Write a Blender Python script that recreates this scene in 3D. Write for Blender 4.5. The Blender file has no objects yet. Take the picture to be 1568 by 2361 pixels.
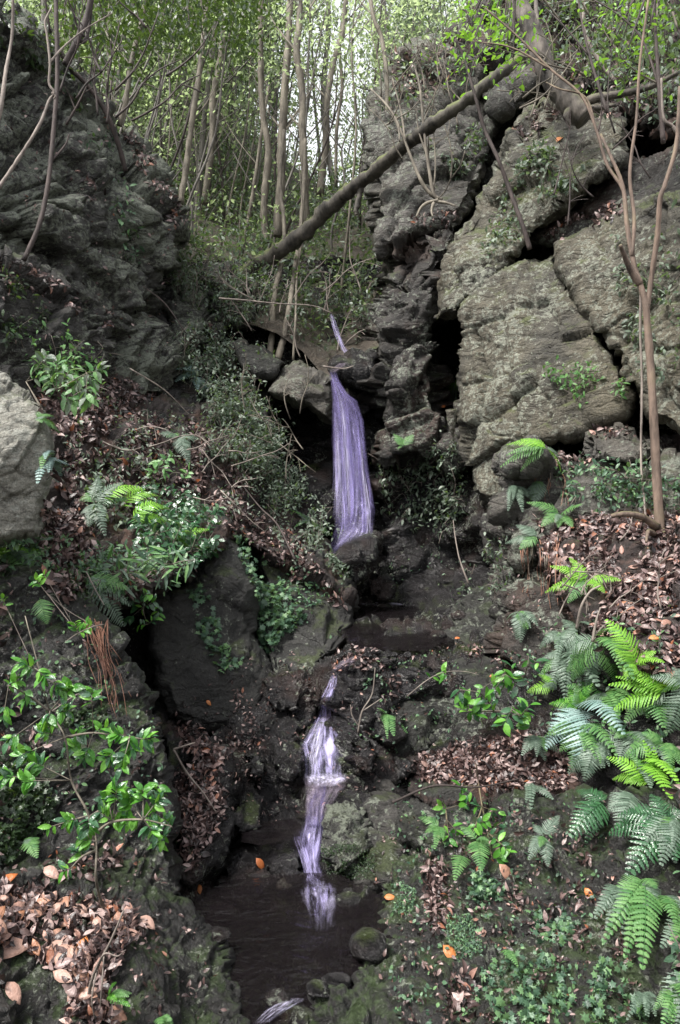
import bpy, math, random
import numpy as np
from mathutils import Vector, Matrix, Quaternion
from mathutils.bvhtree import BVHTree
from mathutils.geometry import delaunay_2d_cdt
R_ = math.radians
random.seed(11); rng = np.random.default_rng(11)
S = bpy.context.scene
COL = S.collection

# ------------------------------------------------------------------ camera, light, exposure
F, CX, CY = 1800.0, 784.0, 1180.5          # focal length and centre in photo units (picture 1568 x 2361)
cam = bpy.data.cameras.new('camera'); camo = bpy.data.objects.new('camera', cam); COL.objects.link(camo)
camo.location = (0, 0, 0); camo.rotation_euler = (R_(90), 0, 0)
cam.sensor_fit = 'VERTICAL'; cam.sensor_height = 36.0; cam.lens = 36.0 * F / 2361.0
cam.clip_start = 0.05; cam.clip_end = 500
S.camera = camo
world = bpy.data.worlds.new('World'); S.world = world; world.use_nodes = True
wn = world.node_tree.nodes; wl = world.node_tree.links
bg = wn['Background']
sky = wn.new('ShaderNodeTexSky'); sky.sky_type = 'NISHITA'; sky.sun_disc = False
sky.sun_elevation = R_(62); sky.sun_rotation = R_(200)
hsv = wn.new('ShaderNodeHueSaturation'); hsv.inputs['Saturation'].default_value = 0.12
wl.new(sky.outputs[0], hsv.inputs['Color']); wl.new(hsv.outputs[0], bg.inputs['Color'])
bg.inputs['Strength'].default_value = 0.13
sun = bpy.data.lights.new('sun', 'SUN'); sun.energy = 2.2; sun.angle = R_(16); sun.color = (1.0, 0.96, 0.9)
suno = bpy.data.objects.new('sun', sun); COL.objects.link(suno)
SUN_DIR = Vector((-0.45, -0.30, 0.84)).normalized()      # towards the sun: high, a little left and behind the camera
suno.rotation_euler = SUN_DIR.to_track_quat('Z', 'Y').to_euler()
sky.sun_elevation = math.asin(SUN_DIR.z); sky.sun_rotation = math.atan2(SUN_DIR.x, SUN_DIR.y)
vs = S.view_settings; vs.view_transform = 'Standard'; vs.look = 'None'; vs.gamma = 1; vs.use_curve_mapping = False
vs.exposure = 1.76
S.cycles.max_bounces = 6; S.cycles.transparent_max_bounces = 12; S.cycles.use_denoising = True

# ------------------------------------------------------------------ helpers
def P(x, y, Y):
    return Vector(((x - CX) / F * Y, Y, (CY - y) / F * Y))
def PN(xy, Y):
    Y = np.asarray(Y, float)
    return np.stack([(xy[:, 0] - CX) / F * Y, Y, (CY - xy[:, 1]) / F * Y], 1)
def hsh(i, j, k, s):
    n = (i * 374761393 + j * 668265263 + k * 2147483647 + s * 974634777) & 0xffffffff
    n = ((n ^ (n >> 13)) * 1274126177) & 0xffffffff
    n = ((n ^ (n >> 15)) * 2246822519) & 0xffffffff
    return ((n ^ (n >> 16)) & 0xffffff) / float(0xffffff)
def vnoise(p, s=0):
    i = np.floor(p).astype(np.int64); f = p - i; u = f * f * (3 - 2 * f); r = 0
    for a in (0, 1):
        for b in (0, 1):
            for c in (0, 1):
                w = (u[:, 0] if a else 1 - u[:, 0]) * (u[:, 1] if b else 1 - u[:, 1]) * (u[:, 2] if c else 1 - u[:, 2])
                r = r + w * hsh(i[:, 0] + a, i[:, 1] + b, i[:, 2] + c, s)
    return r * 2 - 1
def fbm(p, s=0, o=4, g=0.5):
    r = 0; a = 1.0
    for k in range(o):
        r = r + a * vnoise(p * 2.03 ** k + 7.3 * k, s + k); a *= g
    return r
def cells(p, s=0):
    """broken-block relief: each cell is a tilted plane of its own; also returns distance to the joint"""
    i = np.floor(p).astype(np.int64); best = np.full(len(p), 9e9); sec = best.copy(); val = np.zeros(len(p))
    for a in (-1, 0, 1):
        for b in (-1, 0, 1):
            for c in (-1, 0, 1):
                I, J, K = i[:, 0] + a, i[:, 1] + b, i[:, 2] + c
                q = np.stack([I + hsh(I, J, K, s), J + hsh(I, J, K, s + 1), K + hsh(I, J, K, s + 2)], 1)
                d = p - q; dd = (d * d).sum(1)
                g = np.stack([hsh(I, J, K, s + 3), hsh(I, J, K, s + 4), hsh(I, J, K, s + 5)], 1) * 2 - 1
                v = (hsh(I, J, K, s + 6) * 2 - 1) + 0.9 * (g * d).sum(1)
                m = dd < best
                sec = np.where(m, best, np.minimum(sec, dd)); val = np.where(m, v, val); best = np.where(m, dd, best)
    return val, np.sqrt(sec) - np.sqrt(best)
def rbf(ctrl, q):
    c = np.asarray(ctrl, float); xy = c[:, :2] / 400; n = len(c)
    K = np.sqrt(((xy[:, None] - xy[None]) ** 2).sum(2)) + np.eye(n) * 1e-3
    A = np.zeros((n + 3, n + 3)); A[:n, :n] = K; A[:n, n] = 1; A[:n, n + 1:] = xy; A[n, :n] = 1; A[n + 1:, :n] = xy.T
    w = np.linalg.lstsq(A, np.concatenate([c[:, 2], [0, 0, 0]]), rcond=None)[0]
    out = np.zeros(len(q)); qq = q / 400
    for a in range(0, len(q), 20000):
        b = qq[a:a + 20000]; k = np.sqrt(((b[:, None] - xy[None]) ** 2).sum(2))
        out[a:a + 20000] = k @ w[:n] + w[n] + b @ w[n + 1:]
    return out
def inside(poly, q):
    x, y = q[:, 0], q[:, 1]; r = np.zeros(len(q), bool); n = len(poly)
    for i in range(n):
        x0, y0 = poly[i][0], poly[i][1]; x1, y1 = poly[i - 1][0], poly[i - 1][1]
        if y0 == y1: continue
        r ^= ((y0 > y) != (y1 > y)) & (x < (x1 - x0) * (y - y0) / (y1 - y0) + x0)
    return r
def edist(poly, q):
    d = np.full(len(q), 1e9); n = len(poly)
    for i in range(n):
        a = np.asarray(poly[i][:2], float); b = np.asarray(poly[i - 1][:2], float); ab = b - a
        t = np.clip(((q - a) @ ab) / max(ab @ ab, 1e-9), 0, 1)
        d = np.minimum(d, np.hypot(*(q - a - t[:, None] * ab).T))
    return d
def link_mesh(name, V, Fc, mat, parent=None, smooth=True, uv=None, origin=None):
    me = bpy.data.meshes.new(name)
    V = np.asarray(V, float)
    if origin is not None: V = V - np.asarray(origin)
    if isinstance(Fc, np.ndarray):
        k = Fc.shape[1]; nf = len(Fc)
        me.vertices.add(len(V)); me.vertices.foreach_set('co', V.astype(np.float32).ravel())
        me.loops.add(nf * k); me.loops.foreach_set('vertex_index', Fc.astype(np.int32).ravel())
        me.polygons.add(nf); me.polygons.foreach_set('loop_start', np.arange(0, nf * k, k, dtype=np.int32))
        me.update(calc_edges=True); me.validate()
    else:
        me.from_pydata([tuple(v) for v in V], [], [tuple(f) for f in Fc])
    if smooth: me.polygons.foreach_set('use_smooth', [True] * len(me.polygons))
    if uv is not None:
        l = me.uv_layers.new(name='uv'); vi = np.zeros(len(me.loops), np.int32); me.loops.foreach_get('vertex_index', vi)
        l.data.foreach_set('uv', np.asarray(uv, np.float32)[vi].ravel())
    if mat is not None: me.materials.append(mat)
    o = bpy.data.objects.new(name, me); COL.objects.link(o)
    if origin is not None: o.location = origin
    if parent is not None:
        o.parent = parent
        if origin is None and parent.location.length > 0: o.location = -parent.location
    return o
def tag(o, label=None, cat=None, group=None, kind=None):
    if label: o['label'] = label
    if cat: o['category'] = cat
    if group: o['group'] = group
    if kind: o['kind'] = kind
    return o
def empty(name, loc, label, cat, group=None):
    o = bpy.data.objects.new(name, None); COL.objects.link(o); o.location = loc; o.empty_display_size = 0.1
    return tag(o, label, cat, group)
class MB:
    def __init__(s): s.v = []; s.f = []; s.n = 0
    def add(s, V, Fc):
        s.v.append(np.asarray(V, float)); s.f += [tuple(i + s.n for i in f) for f in Fc]; s.n += len(V)
    def build(s, name, mat, parent=None, smooth=True):
        return link_mesh(name, np.concatenate(s.v), s.f, mat, parent, smooth)

# ------------------------------------------------------------------ materials
def nodes(name):
    m = bpy.data.materials.new(name); m.use_nodes = True; nt = m.node_tree
    return m, nt.nodes, nt.links, nt.nodes['Principled BSDF']
def ramp(n, stops, interp='LINEAR'):
    r = n.new('ShaderNodeValToRGB'); cr = r.color_ramp; cr.interpolation = interp
    while len(cr.elements) < len(stops): cr.elements.new(0.5)
    for e, (p, c) in zip(cr.elements, stops):
        e.position = p; e.color = (*c, 1) if len(c) == 3 else c
    return r
def noise(n, l, vec, scale, detail=5, rough=0.6, dist=0.0):
    t = n.new('ShaderNodeTexNoise'); t.inputs['Scale'].default_value = scale; t.inputs['Detail'].default_value = detail
    t.inputs['Roughness'].default_value = rough; t.inputs['Distortion'].default_value = dist
    l.new(vec, t.inputs['Vector']); return t
def mth(n, l, op, a, b=None, clamp=False):
    t = n.new('ShaderNodeMath'); t.operation = op; t.use_clamp = clamp
    for k, v in enumerate((a, b)):
        if v is None: continue
        if isinstance(v, (int, float)): t.inputs[k].default_value = v
        else: l.new(v, t.inputs[k])
    return t.outputs[0]
def mixc(n, l, fac, a, b):
    t = n.new('ShaderNodeMix'); t.data_type = 'RGBA'
    for s, v in ((t.inputs[0], fac), (t.inputs[6], a), (t.inputs[7], b)):
        if isinstance(v, (int, float)): s.default_value = v
        elif isinstance(v, tuple): s.default_value = (*v, 1)
        else: l.new(v, s)
    return t.outputs[2]
def rock_mat(name, dark, lite, tan=0.0, moss=0.5, lichen=0.3, rough=0.75, k=1.0, strata=1.0, mosscol=(0.035, 0.048, 0.014), spot=(0.30, 0.33, 0.27), rust=0.0):
    m, n, l, b = nodes(name)
    tc = n.new('ShaderNodeNewGeometry'); pos = tc.outputs['Position']
    mp = n.new('ShaderNodeMapping'); mp.inputs['Rotation'].default_value = (R_(12), R_(27), 0)
    mp.inputs['Scale'].default_value = (1.0, 1.0, 5.0)
    wp = noise(n, l, pos, 1.3 * k, 4, 0.6); ws = n.new('ShaderNodeVectorMath'); ws.operation = 'SCALE'; ws.inputs['Scale'].default_value = 0.35; l.new(wp.outputs['Color'], ws.inputs[0])
    wa = n.new('ShaderNodeVectorMath'); wa.operation = 'ADD'; l.new(pos, wa.inputs[0]); l.new(ws.outputs[0], wa.inputs[1]); l.new(wa.outputs[0], mp.inputs['Vector'])
    big = noise(n, l, pos, 0.9 * k, 6, 0.6); mid = noise(n, l, pos, 5 * k, 8, 0.7, 0.4); fine = noise(n, l, pos, 38 * k, 5, 0.7)
    st = noise(n, l, mp.outputs[0], 2.2 * k, 8, 0.65, 0.25)
    t = mth(n, l, 'ADD', mth(n, l, 'MULTIPLY', mid.outputs[0], 0.55), mth(n, l, 'MULTIPLY', st.outputs[0], 0.45))
    base = ramp(n, [(0.33, dark), (0.5, tuple((a + c) / 2 for a, c in zip(dark, lite))), (0.66, lite)])
    l.new(t, base.inputs[0]); col = base.outputs[0]
    if tan > 0:
        r = ramp(n, [(0.45, (0, 0, 0)), (0.62, (1, 1, 1))]); l.new(big.outputs[0], r.inputs[0])
        col = mixc(n, l, mth(n, l, 'MULTIPLY', r.outputs[0], tan), col, (0.19, 0.165, 0.11))
    if rust > 0:
        nz = noise(n, l, pos, 1.7 * k, 4, 0.6); r = ramp(n, [(0.5, (0, 0, 0)), (0.66, (1, 1, 1))]); l.new(nz.outputs[0], r.inputs[0])
        col = mixc(n, l, mth(n, l, 'MULTIPLY', r.outputs[0], rust), col, (0.13, 0.055, 0.03))
    # moss: on the parts that face up, in noise patches
    sx = n.new('ShaderNodeSeparateXYZ'); l.new(tc.outputs['Normal'], sx.inputs[0])
    mn = noise(n, l, pos, 2.6 * k, 7, 0.7)
    mm = mth(n, l, 'ADD', mth(n, l, 'MULTIPLY', sx.outputs[2], 0.28), mn.outputs[0])
    r = ramp(n, [(0.80 - 0.20 * moss, (0, 0, 0)), (0.92 - 0.20 * moss, (1, 1, 1))]); l.new(mm, r.inputs[0])
    mc = mixc(n, l, fine.outputs[0], mosscol, tuple(min(1, c * 1.9) for c in mosscol))
    col = mixc(n, l, mth(n, l, 'MULTIPLY', r.outputs[0], 0.7), col, mc)
    # lichen: small pale crusts with crisp edges
    ln = noise(n, l, pos, 20 * k, 7, 0.68, 0.3); lb = noise(n, l, pos, 1.6 * k, 4, 0.6)
    lm = mth(n, l, 'ADD', mth(n, l, 'MULTIPLY', ln.outputs[0], 0.62), mth(n, l, 'MULTIPLY', lb.outputs[0], 0.38))
    r = ramp(n, [(0.585 - 0.10 * lichen, (0, 0, 0)), (0.62 - 0.10 * lichen, (1, 1, 1))]); l.new(lm, r.inputs[0])
    lc = mixc(n, l, fine.outputs[0], tuple(c * 0.45 for c in spot), spot)
    col = mixc(n, l, mth(n, l, 'MULTIPLY', r.outputs[0], 0.8), col, lc)
    # mineral grain
    gr = noise(n, l, pos, 70 * k, 4, 0.75); r = ramp(n, [(0.35, (0.45, 0.45, 0.45)), (0.65, (1.35, 1.33, 1.3))]); l.new(gr.outputs[0], r.inputs[0])
    mg = n.new('ShaderNodeMix'); mg.data_type = 'RGBA'; mg.blend_type = 'MULTIPLY'; mg.inputs[0].default_value = 0.8; l.new(col, mg.inputs[6]); l.new(r.outputs[0], mg.inputs[7]); col = mg.outputs[2]
    l.new(col, b.inputs['Base Color'])
    rr = ramp(n, [(0.3, (rough - 0.25,) * 3), (0.7, (rough,) * 3)]); l.new(mid.outputs[0], rr.inputs[0]); l.new(rr.outputs[0], b.inputs['Roughness'])
    vo = n.new('ShaderNodeTexVoronoi'); vo.feature = 'DISTANCE_TO_EDGE'; vo.inputs['Scale'].default_value = 1.6 * k
    wv = n.new('ShaderNodeVectorMath'); wv.operation = 'ADD'; sc_ = n.new('ShaderNodeVectorMath'); sc_.operation = 'SCALE'; sc_.inputs['Scale'].default_value = 0.5
    l.new(mid.outputs['Color'], sc_.inputs[0]); l.new(mp.outputs[0], wv.inputs[0]); l.new(sc_.outputs[0], wv.inputs[1]); l.new(wv.outputs[0], vo.inputs['Vector'])
    cr = mth(n, l, 'MULTIPLY', vo.outputs['Distance'], 12.0, clamp=True)
    h = mth(n, l, 'ADD', mth(n, l, 'MULTIPLY', st.outputs[0], 1.0 * strata), mth(n, l, 'ADD', mth(n, l, 'MULTIPLY', mid.outputs[0], 0.9), mth(n, l, 'ADD', mth(n, l, 'MULTIPLY', fine.outputs[0], 0.35), mth(n, l, 'MULTIPLY', cr, 0.16))))
    bp = n.new('ShaderNodeBump'); bp.inputs['Strength'].default_value = 1.0; bp.inputs['Distance'].default_value = 0.075 / k
    l.new(h, bp.inputs['Height']); l.new(bp.outputs[0], b.inputs['Normal'])
    return m
def leaf_mat(name, stops, rough=0.35, trans=0.35, tcol=(0.25, 0.42, 0.05), spec=0.5, veins=False):
    m, n, l, b = nodes(name)
    g = n.new('ShaderNodeNewGeometry'); oi = n.new('ShaderNodeObjectInfo')
    rv = mth(n, l, 'FRACT', mth(n, l, 'ADD', g.outputs['Random Per Island'], oi.outputs['Random']))
    r = ramp(n, stops); l.new(rv, r.inputs[0])
    nz = noise(n, l, g.outputs['Position'], 30, 3)
    col = mixc(n, l, mth(n, l, 'MULTIPLY', nz.outputs[0], 0.5), r.outputs[0], tuple(c * 0.5 for c in stops[0][1]))
    l.new(col, b.inputs['Base Color']); b.inputs['Roughness'].default_value = rough; b.inputs['Specular IOR Level'].default_value = spec
    bp = n.new('ShaderNodeBump'); bp.inputs['Strength'].default_value = 0.4; bp.inputs['Distance'].default_value = 0.01
    nf = noise(n, l, g.outputs['Position'], 90, 2); l.new(nf.outputs[0], bp.inputs['Height']); l.new(bp.outputs[0], b.inputs['Normal'])
    if trans > 0:
        t = n.new('ShaderNodeBsdfTranslucent'); mx = n.new('ShaderNodeMixShader'); mx.inputs[0].default_value = trans
        tc = mixc(n, l, 0.55, col, tcol)
        l.new(tc, t.inputs['Color']); l.new(b.outputs[0], mx.inputs[1]); l.new(t.outputs[0], mx.inputs[2])
        l.new(mx.outputs[0], n['Material Output'].inputs['Surface'])
    return m
def bark_mat(name, a, c, moss=0.0):
    m, n, l, b = nodes(name)
    g = n.new('ShaderNodeNewGeometry'); pos = g.outputs['Position']
    mp = n.new('ShaderNodeMapping'); mp.inputs['Scale'].default_value = (1, 1, 0.25); l.new(pos, mp.inputs['Vector'])
    nz = noise(n, l, mp.outputs[0], 16, 6, 0.65); big = noise(n, l, pos, 2.5, 4)
    t = mth(n, l, 'ADD', mth(n, l, 'MULTIPLY', nz.outputs[0], 0.6), mth(n, l, 'MULTIPLY', big.outputs[0], 0.4))
    r = ramp(n, [(0.38, a), (0.62, c)]); l.new(t, r.inputs[0]); col = r.outputs[0]
    if moss:
        sx = n.new('ShaderNodeSeparateXYZ'); l.new(g.outputs['Normal'], sx.inputs[0])
        mm = mth(n, l, 'ADD', mth(n, l, 'MULTIPLY', sx.outputs[2], 0.35), big.outputs[0])
        r2 = ramp(n, [(0.6, (0, 0, 0)), (0.75, (1, 1, 1))]); l.new(mm, r2.inputs[0])
        col = mixc(n, l, mth(n, l, 'MULTIPLY', r2.outputs[0], moss), col, (0.09, 0.11, 0.025))
    l.new(col, b.inputs['Base Color']); b.inputs['Roughness'].default_value = 0.8
    bp = n.new('ShaderNodeBump'); bp.inputs['Strength'].default_value = 0.7; bp.inputs['Distance'].default_value = 0.02
    l.new(nz.outputs[0], bp.inputs['Height']); l.new(bp.outputs[0], b.inputs['Normal'])
    return m
M = {}
M['rock'] = rock_mat('dark_rock', (0.010, 0.009, 0.009), (0.085, 0.08, 0.074), moss=0.3, lichen=0.5)
M['rock_lichen'] = rock_mat('lichened_rock', (0.008, 0.008, 0.008), (0.10, 0.098, 0.09), moss=0.4, lichen=1.05, spot=(0.26, 0.29, 0.23))
M['slab'] = rock_mat('pale_slab_rock', (0.014, 0.013, 0.011), (0.12, 0.111, 0.088), tan=0.45, moss=0.7, lichen=0.65, strata=0.75, mosscol=(0.05, 0.065, 0.015), spot=(0.36, 0.38, 0.31))
M['pinnacle'] = rock_mat('grey_pinnacle_rock', (0.025, 0.023, 0.022), (0.14, 0.13, 0.118), tan=0.2, moss=0.4, lichen=0.6, rust=0.0)
M['buttress'] = rock_mat('dark_buttress_rock', (0.007, 0.0065, 0.0065), (0.07, 0.063, 0.058), moss=0.3, lichen=0.5, rust=0.25)
M['wet'] = rock_mat('wet_rock', (0.004, 0.004, 0.0045), (0.036, 0.033, 0.035), moss=0.12, lichen=0.2, rough=0.32, rust=0.14, strata=0.6)  # wet stone; its very dark tone also carries shade on the recess wall
M['mossy'] = rock_mat('mossy_rock', (0.007, 0.007, 0.0065), (0.046, 0.045, 0.041), moss=0.4, lichen=0.3, mosscol=(0.025, 0.034, 0.014))
M['near'] = rock_mat('pale_near_boulder', (0.13, 0.125, 0.105), (0.42, 0.41, 0.36), moss=0.45, lichen=1.0, strata=0.5, spot=(0.46, 0.47, 0.42), k=1.6)
M['smooth'] = rock_mat('smooth_dark_rock', (0.010, 0.010, 0.010), (0.046, 0.045, 0.042), moss=0.4, lichen=0.12, strata=0.3)
M['nearmoss'] = rock_mat('near_mossy_rock', (0.006, 0.006, 0.0062), (0.05, 0.048, 0.046), rough=0.55, moss=0.55, lichen=0.25, k=2.0, mosscol=(0.03, 0.05, 0.015))
M['soil'] = rock_mat('dark_soil', (0.008, 0.006, 0.006), (0.05, 0.034, 0.031), moss=0.1, lichen=0.0, strata=0.0, k=2.5, rust=0.4)
M['forestfloor'] = rock_mat('forest_floor', (0.03, 0.024, 0.02), (0.13, 0.105, 0.08), moss=0.35, lichen=0.0, strata=0, mosscol=(0.06, 0.09, 0.03))
M['litter'] = leaf_mat('fallen_leaf', [(0, (0.012, 0.007, 0.007)), (0.35, (0.055, 0.03, 0.028)), (0.6, (0.14, 0.088, 0.08)), (0.80, (0.30, 0.21, 0.20)), (0.93, (0.46, 0.34, 0.31)), (1, (0.30, 0.09, 0.03))], rough=0.38, trans=0.0)
M['litter_orange'] = leaf_mat('orange_fallen_leaf', [(0, (0.42, 0.12, 0.03)), (1, (0.50, 0.20, 0.06))], rough=0.45, trans=0.0)
M['litter_pink'] = leaf_mat('pinkish_fallen_leaf', [(0, (0.32, 0.17, 0.13)), (0.5, (0.42, 0.27, 0.22)), (1, (0.36, 0.16, 0.08))], rough=0.45, trans=0.0)
M['leaf_bright'] = leaf_mat('bright_leaf', [(0, (0.04, 0.16, 0.025)), (0.5, (0.11, 0.34, 0.04)), (1, (0.22, 0.50, 0.07))], rough=0.3, trans=0.3, tcol=(0.3, 0.6, 0.05), spec=0.5)
M['leaf_glossy'] = leaf_mat('glossy_dark_leaf', [(0, (0.02, 0.07, 0.03)), (1, (0.06, 0.17, 0.07))], rough=0.22, trans=0.15, spec=0.8)
M['leaf_grey'] = leaf_mat('grey_green_leaf', [(0, (0.03, 0.05, 0.032)), (0.5, (0.11, 0.155, 0.11)), (1, (0.36, 0.43, 0.34))], rough=0.4, trans=0.3)
M['leaf_ivy'] = leaf_mat('ivy_leaf', [(0, (0.03, 0.07, 0.045)), (0.6, (0.10, 0.19, 0.11)), (1, (0.18, 0.33, 0.13))], rough=0.4, trans=0.2)
M['leaf_far'] = leaf_mat('haze_toned_far_leaf', [(0, (0.05, 0.07, 0.045)), (0.45, (0.17, 0.22, 0.15)), (0.8, (0.40, 0.48, 0.34)), (1, (0.50, 0.66, 0.22))], rough=0.3, trans=0.6, tcol=(0.7, 0.88, 0.40))  # pale stops put the misty haze and glow of the wood into the colour
M['leaf_dark'] = leaf_mat('dark_canopy_leaf', [(0, (0.012, 0.025, 0.012)), (1, (0.06, 0.10, 0.045))], rough=0.35, trans=0.2)
M['fern_bright'] = leaf_mat('bright_fern', [(0, (0.16, 0.40, 0.04)), (1, (0.32, 0.62, 0.08))], rough=0.4, trans=0.35, tcol=(0.4, 0.7, 0.05))
M['fern_mid'] = leaf_mat('mid_fern', [(0, (0.07, 0.20, 0.06)), (1, (0.20, 0.38, 0.13))], rough=0.4, trans=0.3)
M['fern_grey'] = leaf_mat('grey_fern', [(0, (0.08, 0.13, 0.09)), (1, (0.23, 0.31, 0.24))], rough=0.38, trans=0.25, tcol=(0.3, 0.4, 0.2))
M['fern_blue'] = leaf_mat('bluish_fern', [(0, (0.18, 0.30, 0.27)), (1, (0.34, 0.47, 0.45))], rough=0.33, trans=0.15, tcol=(0.3, 0.4, 0.3))
M['bark'] = bark_mat('pale_bark', (0.06, 0.05, 0.04), (0.24, 0.21, 0.165))
M['bark_far'] = bark_mat('far_bark', (0.07, 0.062, 0.055), (0.22, 0.20, 0.18))
M['bark_grey'] = bark_mat('grey_brown_bark', (0.03, 0.026, 0.023), (0.17, 0.145, 0.125), moss=0.35)
M['bark_dark'] = bark_mat('dark_bark', (0.018, 0.013, 0.012), (0.075, 0.055, 0.05))
M['bark_moss'] = bark_mat('mossy_bark', (0.016, 0.014, 0.012), (0.10, 0.088, 0.07), moss=0.75)
M['twig'] = bark_mat('pale_twig', (0.10, 0.08, 0.07), (0.30, 0.255, 0.22))
M['sapling'] = bark_mat('tan_sapling_bark', (0.045, 0.032, 0.025), (0.24, 0.17, 0.13), moss=0.4)
M['root'] = bark_mat('reddish_root', (0.10, 0.045, 0.032), (0.30, 0.15, 0.10))

def water_mat(name, col, op, streak=26, lo=0.38, hi=0.62, base=0.1, f0=12.0, f1=9.0):
    m, n, l, b = nodes(name)
    tc = n.new('ShaderNodeUVMap'); sp = n.new('ShaderNodeSeparateXYZ'); l.new(tc.outputs[0], sp.inputs[0])
    mp = n.new('ShaderNodeMapping'); mp.inputs['Scale'].default_value = (streak, 1.6, 1); l.new(tc.outputs[0], mp.inputs['Vector'])
    nz = noise(n, l, mp.outputs[0], 1.0, 4, 0.6, 0.3)
    mp2 = n.new('ShaderNodeMapping'); mp2.inputs['Scale'].default_value = (streak * 0.35, 2.5, 1); l.new(tc.outputs[0], mp2.inputs['Vector'])
    nz2 = noise(n, l, mp2.outputs[0], 1.0, 3, 0.5, 0.5)
    t = mth(n, l, 'ADD', mth(n, l, 'MULTIPLY', nz.outputs[0], 0.55), mth(n, l, 'MULTIPLY', nz2.outputs[0], 0.45))
    r = ramp(n, [(lo, (0, 0, 0)), (hi, (1, 1, 1))]); l.new(t, r.inputs[0])
    # soft side edges
    e = mth(n, l, 'MULTIPLY', mth(n, l, 'MULTIPLY', sp.outputs[0], mth(n, l, 'SUBTRACT', 1.0, sp.outputs[0])), 4.0)
    rg = noise(n, l, tc.outputs[0], 9.0, 5, 0.6)
    e = mth(n, l, 'MULTIPLY', mth(n, l, 'SUBTRACT', mth(n, l, 'ADD', e, mth(n, l, 'MULTIPLY', rg.outputs[0], 0.6)), 0.33), 2.2, clamp=True)
    vb = noise(n, l, tc.outputs[0], 4.5, 5, 0.65, 0.8); vr = ramp(n, [(0.36, (0.35, 0.35, 0.35)), (0.6, (1, 1, 1))]); l.new(vb.outputs[0], vr.inputs[0]); e = mth(n, l, 'MULTIPLY', e, vr.outputs[0])
    a = mth(n, l, 'MULTIPLY', mth(n, l, 'ADD', mth(n, l, 'MULTIPLY', r.outputs[0], 1 - base), base), e)
    fv = mth(n, l, 'MULTIPLY', mth(n, l, 'MULTIPLY', sp.outputs[1], f0, clamp=True), mth(n, l, 'MULTIPLY', mth(n, l, 'SUBTRACT', 1.0, sp.outputs[1]), f1, clamp=True))
    a = mth(n, l, 'MULTIPLY', mth(n, l, 'MULTIPLY', a, op), fv, clamp=True)
    l.new(mixc(n, l, t, tuple(c * 0.75 for c in col), tuple(min(1, c * 1.15) for c in col)), b.inputs['Base Color'])
    l.new(a, b.inputs['Alpha']); b.inputs['Roughness'].default_value = 0.35
    b.inputs['Subsurface Weight'].default_value = 0.0
    bp = n.new('ShaderNodeBump'); bp.inputs['Strength'].default_value = 0.5; bp.inputs['Distance'].default_value = 0.03
    l.new(nz.outputs[0], bp.inputs['Height']); l.new(bp.outputs[0], b.inputs['Normal'])
    return m
M['fall'] = water_mat('falling_water', (0.38, 0.32, 0.72), 0.68, streak=13, lo=0.42, hi=0.70, base=0.10, f0=14, f1=4.0)
M['veil'] = water_mat('water_veil', (0.28, 0.23, 0.50), 0.5, streak=7, lo=0.36, hi=0.7, base=0.3, f1=4)
M['core'] = water_mat('bright_water', (0.56, 0.50, 0.90), 0.85, streak=9, lo=0.44, hi=0.72, base=0.0, f0=3.0, f1=2.5)
M['white'] = water_mat('white_water', (0.72, 0.68, 0.94), 1.0, streak=8, lo=0.40, hi=0.62, base=0.05, f0=3.0, f1=3.0)
M['thin'] = water_mat('thin_water_film', (0.40, 0.33, 0.42), 0.8, streak=5, lo=0.40, hi=0.66, base=0.12, f0=4.0, f1=5.0)
M['foam'] = water_mat('foamy_water', (0.60, 0.56, 0.80), 0.5, streak=8, lo=0.44, hi=0.62, base=0.0, f0=5.0, f1=1.6)
M['fall2'] = water_mat('tumbling_water', (0.56, 0.51, 0.84), 1.0, streak=9, lo=0.42, hi=0.60, base=0.06, f0=7.0, f1=5.0)
def pool_mat(name, col, k, bump=0.03):
    m, n, l, b = nodes(name)
    g = n.new('ShaderNodeNewGeometry'); mp = n.new('ShaderNodeMapping'); mp.inputs['Scale'].default_value = (1, 1.5, 1); l.new(g.outputs['Position'], mp.inputs['Vector'])
    nz = noise(n, l, mp.outputs[0], k, 3, 0.55, 1.6)
    bp = n.new('ShaderNodeBump'); bp.inputs['Strength'].default_value = 0.6; bp.inputs['Distance'].default_value = bump
    l.new(nz.outputs[0], bp.inputs['Height']); l.new(bp.outputs[0], b.inputs['Normal'])
    b.inputs['Base Color'].default_value = (*col, 1); b.inputs['Roughness'].default_value = 0.04; b.inputs['IOR'].default_value = 1.33
    tr = n.new('ShaderNodeBsdfTransparent'); tr.inputs[0].default_value = (0.6, 0.56, 0.56, 1); mx = n.new('ShaderNodeMixShader'); mx.inputs[0].default_value = 0.38
    l.new(tr.outputs[0], mx.inputs[2]); l.new(b.outputs[0], mx.inputs[1]); l.new(mx.outputs[0], n['Material Output'].inputs['Surface'])
    return m
M['pool'] = pool_mat('pool_water', (0.010, 0.008, 0.009), 4.5, 0.05)

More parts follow.
